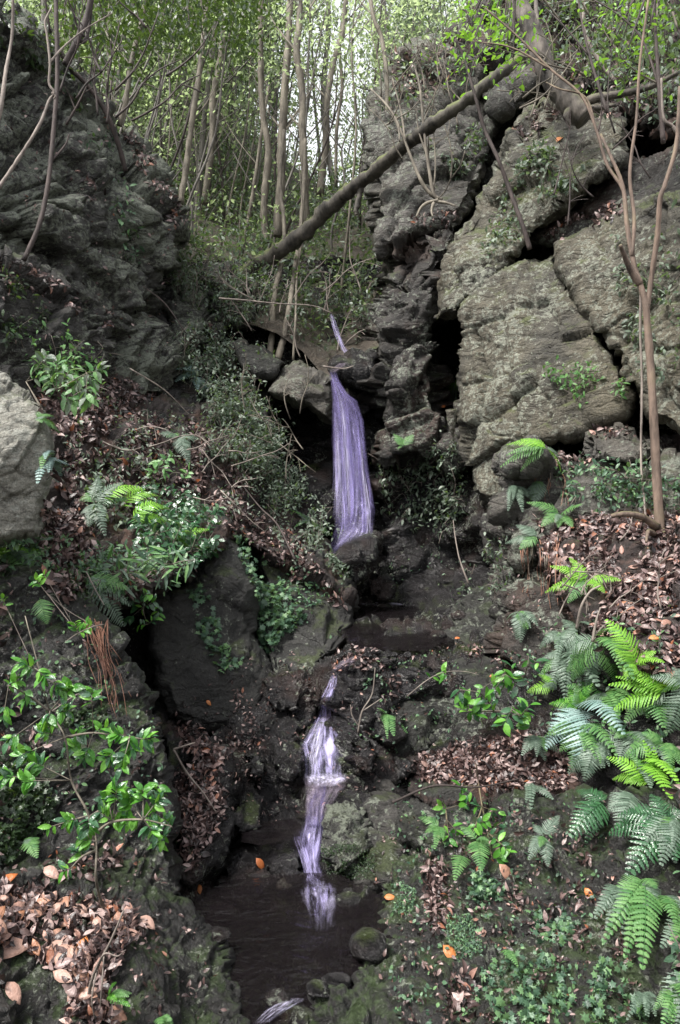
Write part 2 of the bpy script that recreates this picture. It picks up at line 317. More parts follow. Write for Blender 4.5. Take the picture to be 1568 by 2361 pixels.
# ------------------------------------------------------------------ rock masses
ALLV, ALLF, NV = [], [], [0]
def reg(V, Fc):
    ALLV.append(V); ALLF.append(np.asarray(Fc) + NV[0]); NV[0] += len(V)
UB = np.array((-0.45, -0.22, 0.87)); UB /= np.linalg.norm(UB)
def relief(V, sc, A, seed):
    """height in metres: A = (big blocks, small blocks, rounded, bedding ledges, grain)"""
    p = V / sc
    warp = np.stack([fbm(p * 0.9, seed + 1, 2), fbm(p * 0.9, seed + 2, 2), fbm(p * 0.9, seed + 3, 2)], 1)
    u = p @ UB
    q = p + warp * 0.12 + UB * (u * 0.9)[:, None]
    c1, e1 = cells(q / 0.75, seed + 11); c0, e0 = cells(p / 1.7 + 3.1, seed + 91); c2, e2 = cells(q / 0.27 + warp * 0.4, seed + 31)
    h = A[0] * 0.6 * c0 - A[0] * 0.9 * np.clip(1 - e0 / 0.045, 0, 1) + A[0] * c1 + A[1] * c2 - A[0] * 0.7 * np.clip(1 - e1 / 0.09, 0, 1) - A[1] * 0.6 * np.clip(1 - e2 / 0.12, 0, 1)
    h += A[2] * fbm(p * 1.3, seed + 50, 4)
    s = u * 7.0 + 0.9 * warp[:, 0] + 0.5 * fbm(p * 3, seed + 60, 2); fr = s - np.floor(s)
    h += A[3] * (fr + 0.6 * hsh(np.floor(s).astype(np.int64), 0 * np.floor(s).astype(np.int64), 0 * np.floor(s).astype(np.int64), seed))
    h += A[4] * fbm(p * 9, seed + 70, 3, 0.6) + A[0] * 0.35 * (0.5 - np.abs(fbm(p * 2.6 + warp, seed + 80, 3, 0.55)))
    return h * sc
def vnormals(V, T):
    n = np.cross(V[T[:, 1]] - V[T[:, 0]], V[T[:, 2]] - V[T[:, 0]]); N = np.zeros_like(V)
    for k in range(3): np.add.at(N, T[:, k], n)
    return N / np.maximum(np.linalg.norm(N, axis=1), 1e-9)[:, None]
STD = (0.055, 0.026, 0.07, 0.004, 0.009)
BLOCKY = (0.12, 0.036, 0.03, 0.004, 0.009)
LAYER = (0.050, 0.014, 0.045, 0.009, 0.008)
SMOOTH = (0.02, 0.006, 0.07, 0.0, 0.006)
seedc = [0]
def mass(name, ol, mat, inner=(), sp=5.0, thick=1.2, bev=22, bw=0.35, jag=5, A=STD, sc=None, label=None, cat=None, group=None, shrink=0.25, amp=1.0):
    seedc[0] += 100; seed = seedc[0]
    ctrl = [tuple(c) for c in ol] + [tuple(c) for c in inner]
    Ym = sum(c[2] for c in ol) / len(ol)
    sc = sc or Ym / 8.0
    pts = []
    for i in range(len(ol)):
        a = np.array(ol[i][:2], float); b = np.array(ol[(i + 1) % len(ol)][:2], float); L = np.hypot(*(b - a)); k = max(1, int(L / sp))
        for t in range(k): pts.append(a + (b - a) * t / k)
    pts = np.array(pts)
    nz = np.stack([pts[:, 0] / 55, pts[:, 1] / 55, np.full(len(pts), seed * 1.37)], 1); nz2 = nz * 3.7; nz2[:, 2] = seed
    pts += jag * (np.stack([fbm(nz, seed, 3), fbm(nz + 9.1, seed + 5, 3)], 1)) * 1.4
    x0, y0 = pts.min(0); x1, y1 = pts.max(0)
    gx, gy = np.meshgrid(np.arange(x0, x1, sp), np.arange(y0, y1, sp * 0.87)); gx[1::2] += sp / 2
    g = np.stack([gx.ravel(), gy.ravel()], 1) + rng.uniform(-0.22, 0.22, (gx.size, 2)) * sp
    g = g[inside(pts, g)]; d = edist(pts, g); g = g[d > 0.6 * sp]; d = d[d > 0.6 * sp]
    n0 = len(pts); q = np.concatenate([pts, g])
    r = delaunay_2d_cdt([Vector(v) for v in q], [(i, (i + 1) % n0) for i in range(n0)], [], 1, 1e-4)
    vv, ff, orig = r[0], r[2], r[3]
    q2 = np.array([tuple(v) for v in vv]); dd = edist(pts, q2)
    Y = rbf(ctrl, q2); t = np.clip(1 - dd / bev, 0, 1); Y = Y + bw * sc * (1 - np.sqrt(np.clip(1 - t * t, 0, 1)))
    V = PN(q2, Y)
    T = np.array([(a, c, b) for a, b, c in ff])
    # sides and back
    om = {}
    for k, o in enumerate(orig):
        for z in o:
            if z < n0: om[z] = k
    loop = [om[i] for i in range(n0) if i in om]; cen = q2[loop].mean(0); m = len(loop)
    rings = 7; prev = np.array(loop); VV = [V]; TT = [T]; cnt = len(V)
    for k in range(1, rings + 1):
        f = (k / rings) ** 1.4; qq = q2[loop] + (cen - q2[loop]) * shrink * f * 0.7
        VV.append(PN(qq, Y[loop] + thick * f)); cur = np.arange(cnt, cnt + m); cnt += m
        nx = np.roll(np.arange(m), -1)
        TT.append(np.stack([prev, prev[nx], cur[nx]], 1)); TT.append(np.stack([prev, cur[nx], cur], 1)); prev = cur
    VV.append(VV[-1].mean(0)[None]); nx = np.roll(np.arange(m), -1)
    TT.append(np.stack([prev, prev[nx], np.full(m, cnt)], 1))
    V = np.concatenate(VV); T = np.concatenate(TT)
    N = vnormals(V, T)
    if (N[: len(q2)] * V[: len(q2)]).sum() > 0: T = T[:, ::-1]; N = -N
    V = V + N * (relief(V, sc, tuple(a * amp for a in A), seed))[:, None]
    reg(V, T)
    org = None
    if label:
        org = V.mean(0); org[2] = V[:, 2].min()
    o = link_mesh(name, V, T, M[mat], origin=org, smooth=False)
    if label: tag(o, label, cat or 'rock', group)
    else: o['kind'] = 'structure'
    return o

# ---- the ravine bed and banks, one continuous sheet behind the rock masses
BASE = [(-900,600,7),(0,600,9.6),(300,640,10.5),(500,640,12.5),(784,640,12.6),(620,760,11.6),(784,760,11.6),(700,870,10.9),(680,950,11.8),(700,1100,11.2),(820,1000,10.3),(820,1240,9.9),
 (800,1330,9.6),(940,1372,9.35),(940,1300,9.6),(1080,1300,9.2),(1080,900,11),(1050,780,11.5),(940,1400,8.9),(940,1460,7.0),(1060,1420,7.6),(830,1420,8.5),(860,1460,7.1),(940,1502,5.95),(990,1492,6.0),(860,1506,5.92),(800,1515,5.92),(900,1545,5.85),(770,1560,5.88),
 (745,1640,5.95),(745,1800,5.35),(700,1900,4.9),(720,2000,4.55),(720,2060,4.32),(700,2200,3.75),(650,2340,3.28),(650,2420,3.0),(700,2800,2.3),(700,3400,1.7),
 (300,800,9.6),(450,800,10.3),(0,1000,6.8),(200,1100,6.5),(400,1100,7.3),(560,1250,8.1),(400,1350,7.2),(300,1500,6.4),(500,1600,6.6),(600,1500,7.1),(450,1800,5.6),(300,1900,4.9),(560,2000,4.9),
 (100,1500,5.0),(0,1900,4.0),(100,2100,3.7),(0,2361,2.95),(400,2300,3.4),(-900,1100,4),(-900,2400,1.9),(1150,1200,7.8),(1300,1200,6.9),(1500,1200,6.0),(1568,1100,6.3),(1300,900,9),
 (1500,700,9),(1500,1500,4.75),(1300,1500,5.3),(1180,1500,6.1),(1100,1500,6.3),(1000,1650,5.8),(1150,1780,5.1),(950,1800,5.2),(1100,1900,4.9),(900,2000,4.6),(1300,1800,4.9),(1500,1800,4.4),
 (1500,2100,3.85),(1200,2200,3.85),(1000,2300,3.5),(1500,2361,3.15),(2400,1200,4),(2400,2400,2),(2400,600,7),(1200,2700,2.6),(1500,3400,1.5),(100,3400,1.5)]
gx = np.concatenate([np.arange(-900, -40, 45), np.arange(-40, 1610, 7.5), np.arange(1620, 2400, 45)])
gy = np.concatenate([np.arange(600, 2400, 7.5), np.arange(2410, 3420, 40)])
GX, GY = np.meshgrid(gx, gy); q = np.stack([GX.ravel(), GY.ravel()], 1)
Vb = PN(q, np.maximum(rbf(BASE, q), 1.2)); nx_, ny_ = len(gx), len(gy)
idx = np.arange(nx_ * ny_).reshape(ny_, nx_)
Tb = np.concatenate([np.stack([idx[:-1, :-1].ravel(), idx[1:, :-1].ravel(), idx[1:, 1:].ravel()], 1), np.stack([idx[:-1, :-1].ravel(), idx[1:, 1:].ravel(), idx[:-1, 1:].ravel()], 1)])
Nb = vnormals(Vb, Tb)
if (Nb * Vb).sum() > 0: Nb = -Nb; Tb = Tb[:, ::-1]
Vb = Vb + Nb * relief(Vb, 0.7, (0.09, 0.05, 0.10, 0.01, 0.012), 7)[:, None]
reg(Vb, Tb)
link_mesh('ground', Vb, Tb, M['wet'], smooth=False)['kind'] = 'structure'
# unseen ravine banks beside and behind the viewpoint, added to keep light mainly overhead
bx = np.linspace(-16, 16, 90); by = np.linspace(-16, 2.0, 50); BX, BY = np.meshgrid(bx, by)
BZ = -2.6 + np.clip(np.abs(BX) - 1.3, 0, None) ** 1.2 * 0.85 - 0.06 * (2 - BY)
Vk = np.stack([BX.ravel(), BY.ravel(), BZ.ravel()], 1); Vk[:, 2] += 0.5 * fbm(Vk * 0.8, 5, 4)
near = np.abs(Vk[:, 0]) < 1.3; Vk[near, 2] = np.minimum(Vk[near, 2], -2.2)
idx = np.arange(90 * 50).reshape(50, 90); Tk = np.stack([idx[:-1, :-1].ravel(), idx[:-1, 1:].ravel(), idx[1:, 1:].ravel(), idx[1:, :-1].ravel()], 1)
link_mesh('unseen_ravine_bank', Vk, Tk, M['soil'])['kind'] = 'structure'
# wooded hillside behind
def hill(X, Y):
    X = np.asarray(X, float); Y = np.asarray(Y, float)
    yy = np.minimum(Y, 22)
    z = 2.6 + 0.60 * (yy - 11) + 0.50 * np.abs(X + 0.2) * (0.35 + 0.65 * np.clip((yy - 11) / 10, 0, 1)) - 0.35 * np.clip(Y - 22, 0, None)
    return z + 0.35 * np.sin(X * 0.9 + Y * 0.5) + 0.25 * np.sin(X * 1.9 - Y * 0.8)
hx = np.linspace(-26, 26, 150); hy = np.linspace(10.8, 60, 130); HX, HY = np.meshgrid(hx, hy)
Vh = np.stack([HX.ravel(), HY.ravel(), hill(HX.ravel(), HY.ravel())], 1); Vh[:, 2] += 0.30 * fbm(Vh * 1.1, 9, 4)
idx = np.arange(150 * 130).reshape(130, 150); Th = np.concatenate([np.stack([idx[:-1, :-1].ravel(), idx[:-1, 1:].ravel(), idx[1:, 1:].ravel()], 1), np.stack([idx[:-1, :-1].ravel(), idx[1:, 1:].ravel(), idx[1:, :-1].ravel()], 1)])
link_mesh('hillside', Vh, Th, M['forestfloor'])['kind'] = 'structure'
reg(Vh, Th)

# ---- cliffs on the left
mass('cliff', [(-260,-200,7.2),(0,10,8.2),(60,50,8.6),(110,105,8.9),(150,150,9.1),(215,245,9.5),(280,320,9.8),(365,382,10.2),(420,465,10.3),(425,520,10.1),(408,560,10.0),(420,610,9.9),(384,640,9.7),(378,720,9.6),(382,800,9.5),(408,860,9.3),(405,915,9.0),(340,930,8.7),(240,860,8.2),(100,800,7.6),(-260,700,6.4)],
     'rock_lichen', inner=[(150,350,8.2),(60,500,7.5),(250,550,8.6),(330,500,9.2),(340,700,9.0),(200,650,8.3)], thick=2.5, bev=30, A=BLOCKY, amp=1.15)
mass('cliff', [(-260,560,6.0),(0,605,6.9),(60,612,7.2),(150,660,7.6),(232,718,8.0),(255,790,8.0),(238,850,7.8),(150,870,7.3),(90,960,6.9),(-260,1000,5.6)], 'rock', inner=[(100,760,7.0)], thick=1.0, A=BLOCKY)
# ---- leaf-strewn slope in the middle left
mass('litter_slope', [(60,860,7.3),(240,815,8.1),(330,905,8.5),(430,930,8.9),(500,930,9.3),(590,960,9.6),(640,1060,9.4),(690,1170,9.1),(745,1250,8.7),(800,1320,8.2),(815,1400,7.6),(700,1330,7.4),(560,1240,7.1),(465,1265,6.5),(440,1320,6.0),(340,1372,5.4),(250,1400,5.0),(150,1390,4.85),(60,1300,5.1),(60,1000,6.2)],
     'soil', inner=[(300,1000,7.3),(450,1060,7.9),(200,1080,6.4),(560,1130,8.2)], thick=1.0, bev=14, A=(0.05, 0.03, 0.13, 0.0, 0.02))
mass('cliff', [(300,930,8.3),(360,945,8.45),(405,960,8.6),(408,1005,8.4),(360,1030,8.1),(290,1025,7.8),(270,980,7.9)], 'rock_lichen', thick=0.5, A=STD)
# ---- smooth dark rocks that flank the upper pool, left side
mass('rock_buttress', [(440,1175,6.9),(500,1165,7.1),(540,1200,7.0),(560,1270,6.9),(600,1350,6.8),(590,1430,6.6),(625,1500,6.5),(640,1600,6.2),(600,1700,5.9),(480,1700,5.8),(380,1660,5.7),(330,1500,5.9),(335,1380,6.2),(420,1330,6.6),(450,1260,6.9)],
     'smooth', inner=[(510,1330,6.5),(420,1500,6.1)], thick=1.2, bev=40, bw=0.5, A=SMOOTH, amp=1.4, label='smooth dark rock buttress in the centre left below the leafy slope, hung with creepers', cat='rock')
mass('rock_ridge', [(560,1215,7.9),(640,1215,8.1),(700,1235,8.3),(750,1285,8.2),(805,1335,8.0),(822,1385,7.7),(820,1440,7.1),(790,1500,6.5),(745,1530,6.2),(715,1640,5.95),(660,1660,5.9),(600,1560,6.4),(590,1440,6.7),(600,1370,7.0)],
     'smooth', inner=[(700,1350,7.4),(680,1480,6.7)], thick=1.0, bev=34, bw=0.4, A=(0.04,0.02,0.07,0.0,0.01), label='dark sloping rock ridge that drops to the left rim of the upper pool', cat='rock')
mass('cliff', [(350,1640,5.9),(480,1660,5.9),(600,1540,6.35),(700,1540,6.1),(745,1560,6.05),(735,1640,5.85),(700,1700,5.75),(700,1800,5.4),(690,1880,5.0),(600,1905,4.95),(520,1960,4.9),(470,2060,4.6),(400,2060,4.5),(380,1760,5.2)],
     'wet', inner=[(600,1700,5.75),(500,1800,5.3),(640,1800,5.35)], thick=0.8, bev=20, A=(0.06,0.045,0.09,0.0,0.014), amp=1.1)
# ---- boulders round the falls
mass('boulder', [(535,800,9.9),(555,783,10.1),(602,795,10.2),(655,838,10.0),(640,862,9.7),(620,872,9.7),(590,868,9.6),(555,840,9.7)], 'mossy', thick=0.9, bev=20, bw=0.3, jag=3, A=STD, amp=0.5, label='mossy brown boulder just left of the large one at the lip of the waterfall', cat='boulder')
mass('boulder', [(615,900,9.45),(628,880,9.45),(655,845,9.7),(690,824,9.8),(725,845,9.7),(768,868,9.55),(772,920,9.35),(770,978,9.25),(745,975,9.2),(705,945,9.2),(668,936,9.25),(645,925,9.3)], 'pinnacle', inner=[(700,890,9.15)], thick=1.1, bev=22, bw=0.35, jag=3, A=(0.05,0.02,0.05,0,0.008), amp=0.7, label='large grey boulder overhanging the dark hollow left of the waterfall', cat='boulder')
mass('boulder', [(385,700,10.6),(430,688,10.8),(465,715,10.7),(492,765,10.4),(470,790,10.2),(420,790,10.2),(385,770,10.3)], 'rock_lichen', thick=0.8, A=BLOCKY, jag=3, label='grey mossy boulder in the gap right of the left cliff foot', cat='boulder')
mass('cliff', [(480,620,11.2),(600,640,11.4),(620,700,11.0),(560,740,10.8),(470,720,10.9)], 'rock', thick=1.0, A=BLOCKY)
mass('cliff', [(490,900,9.9),(560,860,10.1),(600,890,10.0),(625,960,9.8),(640,1050,9.6),(650,1120,9.4),(600,1080,9.2),(520,980,9.3)], 'rock', thick=0.6, A=BLOCKY)
for ol, lb in (([(650,1130,9.6),(700,1090,9.9),(760,1080,10.0),(775,1150,9.8),(760,1220,9.4),(700,1220,9.2),(660,1180,9.3)], 'wet black rock in the hollow beside the foot of the waterfall'),
               ([(765,1010,10.1),(800,900,10.2),(850,940,10.2),(868,1060,10.0),(875,1200,9.6),(860,1262,9.4),(800,1280,9.3),(765,1260,9.4)], 'black rock face wetted by the thin curtain of the waterfall'),
               ([(778,1290,8.25),(805,1262,8.3),(835,1246,8.35),(868,1240,8.4),(870,1290,8.3),(850,1330,8.25),(820,1356,8.2),(795,1330,8.2)], 'dark angular rock just below the foot of the waterfall'),
               ([(835,1320,8.9),(880,1300,9.1),(905,1340,9.0),(900,1372,8.8),(850,1372,8.7)], 'low black rock at the far rim of the upper pool')):
    mass('wet_rock', ol, 'wet', thick=0.5, bev=16, jag=3, A=BLOCKY, amp=0.7, label=lb, cat='rock')
mass('rock_ledge', [(765,820,10.2),(860,815,10.1),(862,868,9.8),(830,872,9.7),(775,858,9.75)], 'wet', thick=0.7, bev=10, jag=2, A=BLOCKY, amp=0.6, label='dark flat ledge right of the lip where the waterfall starts', cat='rock')
# ---- cliffs on the right
mass('cliff', [(831,300,11.0),(840,255,11.1),(914,118,11.6),(955,100,11.7),(999,85,11.7),(1064,98,11.6),(1104,135,11.4),(1134,200,11.0),(1150,300,10.6),(1134,372,10.3),(1100,450,10.0),(1060,520,9.9),(930,560,9.8),(880,590,9.8),(860,530,10.1),(846,460,10.4),(842,400,10.7),(848,360,10.8)],
     'pinnacle', inner=[(1000,300,10.5),(940,420,10.1),(900,250,10.9)], thick=2.5, bev=26, bw=0.6, A=BLOCKY, amp=0.7)
mass('cliff', [(905,518,9.7),(984,488,9.8),(1074,470,9.7),(1060,560,9.5),(1020,640,9.5),(1003,740,9.5),(1020,880,9.3),(1040,1000,9.1),(1062,1060,9.0),(1000,1085,9.0),(940,1060,9.15),(880,1085,9.35),(862,1000,9.5),(850,900,9.6),(855,780,9.7),(868,700,9.8),(878,600,9.8)],
     'buttress', inner=[(950,700,9.25),(940,900,9.15)], thick=2.2, bev=26, bw=0.5, A=BLOCKY, amp=1.2)
mass('cliff', [(866,1040,9.9),(960,1030,9.9),(1062,1040,9.8),(1100,1190,9.7),(1125,1330,9.3),(1080,1392,8.9),(930,1384,9.3),(900,1290,9.6),(870,1200,9.8)], 'wet', inner=[(980,1200,10.1)], thick=1.5, bev=16, A=BLOCKY, amp=1.2)  # wet lower wall, coloured near-black to deepen the shade of the recess
mass('cliff', [(1154,190,10.6),(1199,138,10.8),(1246,150,10.6),(1240,190,10.4),(1209,240,10.2),(1159,262,10.2)], 'pinnacle', thick=0.8, A=BLOCKY)
mass('cliff', [(1080,150,11.6),(1300,120,11.4),(1750,200,9.5),(1750,760,8.5),(1400,800,9.2),(1040,800,10.4),(1040,500,10.8),(1100,300,11.2)], 'rock', thick=1.5, A=BLOCKY, sp=9)  # dark backing block, added so the crevices between the slabs look dark
mass('wooded_bank', [(1064,90,11.6),(1130,20,12.0),(1200,-150,12.4),(1900,-150,9.5),(1900,420,7.6),(1568,330,8.7),(1420,290,9.3),(1330,262,9.6),(1260,225,10.0),(1246,150,10.7),(1150,150,11.0)], 'soil', inner=[(1400,100,10.4)], thick=2.0, A=(0.12,0.07,0.2,0,0.02), amp=1.3)
mass('cliff', [(1009,645,8.9),(1014,550,8.9),(1048,522,8.9),(1134,412,9.0),(1164,362,9.1),(1184,308,9.2),(1264,212,9.4),(1314,248,9.2),(1420,250,8.9),(1440,300,8.5),(1430,372,8.15),(1349,437,8.2),(1264,512,8.3),(1219,548,8.4),(1180,600,8.4),(1134,640,8.3),(1070,700,8.4),(1050,728,8.5),(998,728,8.7)],
     'slab', inner=[(1200,430,8.7),(1300,330,8.8),(1080,620,8.5),(1120,520,8.7)], thick=2.0, bev=14, bw=0.3, jag=4, A=LAYER, amp=1.2)
mass('cliff', [(1210,560,8.9),(1300,470,8.9),(1440,360,8.6),(1700,300,7.2),(1700,560,6.9),(1440,500,8.1),(1320,560,8.5)], 'buttress', thick=1.0, bev=14, A=LAYER)
mass('cliff', [(1069,700,8.2),(1134,636,8.2),(1220,600,8.1),(1282,590,7.9),(1312,650,7.7),(1357,735,7.4),(1390,780,7.2),(1440,856,7.0),(1470,920,6.9),(1434,960,6.9),(1370,975,7.0),(1349,1000,7.1),(1300,1010,7.1),(1234,1020,7.3),(1240,1100,7.2),(1190,1190,7.2),(1140,1260,7.3),(1120,1180,7.7),(1086,1130,7.9),(1070,1040,8.1),(1064,950,8.2),(1056,860,8.3),(1062,760,8.3)],
     'slab', inner=[(1200,700,7.75),(1200,850,7.55),(1330,850,7.2),(1130,1000,7.65)], thick=2.2, bev=16, bw=0.35, jag=5, A=LAYER, amp=1.1, sp=4.5)
mass('cliff', [(1286,566,7.7),(1336,541,7.7),(1434,482,7.3),(1568,445,6.7),(1750,440,5.8),(1750,1030,5.4),(1568,1010,6.1),(1500,960,6.5),(1455,880,6.8),(1400,780,7.1),(1362,735,7.3),(1318,650,7.5)],
     'slab', inner=[(1450,620,7.0),(1500,850,6.6)], thick=1.6, bev=14, bw=0.3, jag=4, A=LAYER, amp=1.0, sp=4.5)
mass('cliff', [(1150,1050,7.0),(1234,1015,7.0),(1300,1020,6.9),(1350,1050,6.8),(1440,1050,6.5),(1568,1060,6.1),(1700,1060,5.4),(1700,1230,5.2),(1520,1230,5.8),(1400,1230,6.2),(1290,1240,6.4),(1230,1300,6.3),(1180,1290,6.6),(1160,1180,6.8)], 'pinnacle', thick=0.8, bev=14, A=BLOCKY, amp=0.9)
for ol, lb in (([(1355,1002,6.7),(1430,985,6.6),(1500,1000,6.4),(1530,1040,6.2),(1470,1070,6.2),(1380,1070,6.4),(1350,1040,6.5)], 'grey flat-topped rock left of the sapling, with a few fallen leaves on it'),
               ([(1170,1045,6.7),(1230,1015,6.8),(1250,1055,6.6),(1225,1085,6.5),(1175,1085,6.5)], 'pointed pale rock behind the highest green fern on the right')):
    mass('rock', ol, 'pinnacle', thick=0.5, bev=12, jag=3, A=BLOCKY, amp=0.6, label=lb, cat='rock')
# soil slope, lower right
mass('soil_slope', [(1225,1190,6.5),(1330,1175,6.4),(1450,1190,6.0),(1568,1170,5.7),(1720,1160,5.0),(1720,1640,4.0),(1568,1570,4.35),(1450,1560,4.6),(1330,1480,5.0),(1290,1400,5.4),(1250,1300,5.9)], 'soil', inner=[(1400,1350,5.3)], thick=0.8, A=(0.04,0.03,0.12,0,0.02))
mass('cliff', [(1129,1200,7.2),(1180,1180,7.0),(1240,1230,6.6),(1260,1330,6.2),(1300,1420,5.7),(1330,1500,5.4),(1300,1580,5.3),(1250,1640,5.3),(1180,1600,5.6),(1160,1500,6.0),(1140,1380,6.7)], 'buttress', inner=[(1200,1400,6.0)], thick=1.0, bev=18, A=BLOCKY, amp=1.0)
mass('rock_shelf', [(775,1560,6.15),(830,1548,6.2),(900,1520,6.3),(960,1500,6.5),(1005,1470,6.9),(1040,1410,7.4),(1094,1352,7.7),(1150,1356,7.2),(1166,1480,6.3),(1200,1600,5.7),(1240,1660,5.3),(1220,1715,5.1),(1100,1725,5.3),(1034,1730,5.4),(960,1750,5.3),(900,1790,5.3),(810,1830,5.2),(788,1770,5.5),(780,1660,5.85)],
     'mossy', inner=[(1000,1600,5.7),(1080,1480,6.3),(880,1640,5.75)], thick=0.8, bev=20, bw=0.35, A=STD, amp=1.2, label='broad mossy rock shelf between the upper pool and the little cascade, right bank', cat='rock')
mass('leaf_shelf', [(940,1760,5.3),(1040,1722,5.35),(1220,1700,5.2),(1330,1760,5.0),(1400,1850,4.6),(1300,1880,4.6),(1000,1860,4.7),(930,1830,4.8)], 'soil', thick=0.6, bev=10, A=(0.03,0.02,0.07,0,0.02))
mass('rock_block', [(905,1865,4.75),(950,1815,4.9),(1050,1808,4.85),(1120,1830,4.75),(1130,1900,4.55),(1080,1960,4.4),(990,1970,4.35),(920,1930,4.5)], 'mossy', thick=0.5, bev=26, A=STD, amp=0.9, label='rounded dark mossy rock below the shelf of brown leaves', cat='rock')
mass('cliff', [(800,1790,5.4),(850,1790,5.3),(905,1790,5.3),(925,1850,5.0),(930,1960,4.6),(900,2040,4.3),(830,2060,4.25),(790,2000,4.5),(770,1900,4.9)], 'rock', thick=0.5, A=BLOCKY, amp=1.0)
mass('boulder', [(738,1850,4.9),(775,1828,5.0),(830,1840,4.95),(862,1895,4.7),(870,1960,4.45),(820,2010,4.3),(765,2020,4.25),(742,1980,4.35),(748,1915,4.6)], 'rock_lichen', inner=[(800,1900,4.55)], thick=0.5, bev=26, bw=0.3, jag=4, A=STD, amp=0.8, label='pale lichened boulder standing right of the lower cascade', cat='boulder')
mass('lower_bank', [(870,2010,4.3),(930,1940,4.45),(1060,1900,4.5),(1200,1840,4.6),(1350,1830,4.5),(1500,1800,4.2),(1800,1750,3.4),(1800,2600,2.3),(1000,2700,2.5),(760,2600,2.65),(680,2420,2.95),(740,2310,3.15),(820,2260,3.3),(830,2200,3.5),(850,2120,3.85)],
     'nearmoss', inner=[(1200,2050,4.0),(1400,2200,3.45),(1050,2250,3.4),(1100,2100,3.85)], thick=0.6, bev=24, bw=0.25, A=(0.06,0.04,0.14,0.0,0.014), amp=1.1, sp=5)
# ---- left foreground
mass('boulder', [(-200,760,4.3),(0,842,4.35),(28,885,4.35),(85,935,4.3),(110,978,4.28),(118,1025,4.25),(122,1100,4.2),(95,1160,4.2),(92,1240,4.2),(-200,1270,3.9)], 'near', amp=1.0, inner=[(0,1030,4.05)], thick=1.0, bev=20, bw=0.3, jag=3, A=(0.03,0.02,0.05,0.012,0.008), sp=4.5, label='pale lichen-spotted boulder at the left edge of the ravine', cat='boulder')
mass('boulder', [(-200,1240,4.1),(0,1290,4.3),(95,1330,4.5),(215,1405,4.5),(282,1466,4.4),(322,1540,4.3),(352,1592,4.25),(362,1632,4.2),(384,1690,4.15),(398,1760,4.1),(415,1950,3.9),(430,2070,3.75),(400,2100,3.6),(200,2080,3.4),(-200,2080,2.9)],
     'nearmoss', inner=[(150,1550,4.1),(200,1750,3.85),(100,1900,3.6),(330,1850,3.95)], thick=1.2, bev=26, bw=0.35, A=(0.05,0.035,0.09,0.0,0.012), sp=4.5, label='big mossy boulder in the left foreground behind the bright leafy shrub', cat='boulder')
mass('rock_mound', [(400,1880,4.6),(440,1700,4.9),(470,1690,4.95),(520,1740,4.9),(535,1880,4.6),(515,1945,4.5),(480,1995,4.35),(450,2030,4.2),(420,2010,4.2)], 'wet', thick=0.5, A=BLOCKY, amp=0.7, jag=4, label='brown rock wedge covered with dead leaves left of the lower cascade', cat='rock')
for ol, lb in (([(548,1830,4.95),(590,1810,5.0),(610,1850,4.9),(600,1925,4.7),(560,1935,4.65),(535,1900,4.7)], 'upright dark rock left of the stepped basin in the lower cascade'),
               ([(515,1990,4.6),(560,1960,4.65),(610,1975,4.6),(620,2040,4.4),(590,2070,4.3),(520,2090,4.25),(490,2060,4.3)], 'dark rock on the far left rim of the lower pool'),
               ([(600,1955,4.75),(640,1940,4.75),(690,1950,4.7),(702,1995,4.55),(690,2030,4.4),(640,2045,4.38),(605,2035,4.4)], 'squat blue-black wet rock left of the foot of the lower cascade'),
               ([(800,1705,5.2),(850,1690,5.2),(885,1730,5.1),(862,1785,5.05),(815,1795,5.05),(796,1750,5.1)], 'angular dark rock on the right side of the small cascade'),
               ([(862,1640,5.4),(930,1648,5.4),(945,1700,5.25),(895,1725,5.2),(858,1690,5.3)], 'flat-topped dark rock above the angular one, right of the small cascade'),
               ([(630,1705,5.4),(688,1690,5.4),(698,1750,5.2),(665,1805,5.1),(628,1770,5.2)], 'dark rock hugging the left side of the small cascade'),
               ([(595,1560,6.1),(655,1548,6.1),(705,1590,5.9),(690,1650,5.7),(620,1645,5.8)], 'rust-stained dark rock left of the start of the small cascade'),
               ([(560,1720,5.4),(610,1715,5.4),(622,1780,5.1),(575,1800,5.05),(545,1765,5.2)], 'low dark rock between the wedge of dead leaves and the small cascade'),
               ([(905,1745,5.1),(960,1735,5.1),(965,1790,4.95),(920,1810,4.9)], 'small dark rock at the left end of the leaf shelf'),
               ([(779,1770,5.3),(795,1753,5.3),(808,1770,5.2),(812,1790,5.2),(785,1795,5.2),(770,1785,5.2)], 'small brown stone splitting the little cascade')):
    mass('wet_rock', ol, 'wet', thick=0.35, bev=14, jag=3, A=BLOCKY, amp=0.6, label=lb, cat='rock')
mass('foreground_rock', [(-200,1980,2.9),(0,2010,3.1),(100,1990,3.3),(230,2010,3.4),(330,2050,3.5),(425,2092,3.55),(488,2160,3.5),(512,2208,3.45),(522,2255,3.35),(552,2305,3.2),(575,2370,3.05),(600,2600,2.7),(-200,2600,2.1)],
     'nearmoss', inner=[(200,2200,2.95),(380,2250,3.05),(100,2330,2.7)], thick=0.7, bev=22, bw=0.25, A=(0.05,0.03,0.08,0.0,0.012), sp=4.5, label='sloping mossy rock in the bottom left corner holding a drift of dead leaves', cat='rock')
mass('pool_rim', [(590,2350,3.1),(670,2310,3.15),(760,2290,3.25),(830,2250,3.35),(900,2300,3.2),(1100,2600,2.6),(560,2600,2.6)], 'wet', thick=0.4, bev=10, bw=0.1, A=BLOCKY, amp=0.5, sp=4.5)

VV = np.concatenate(ALLV); FF = np.concatenate(ALLF)
bvh = BVHTree.FromPolygons(VV.tolist(), FF.tolist())
def hit(x, y):
    d = P(x, y, 1.0).normalized(); r = bvh.ray_cast(Vector((0, 0, 0)), d)
    if r[0] is None: return P(x, y, 20.0), Vector((0, -1, 0))
    n = r[1]
    if n.dot(d) > 0: n = -n
    return r[0], n

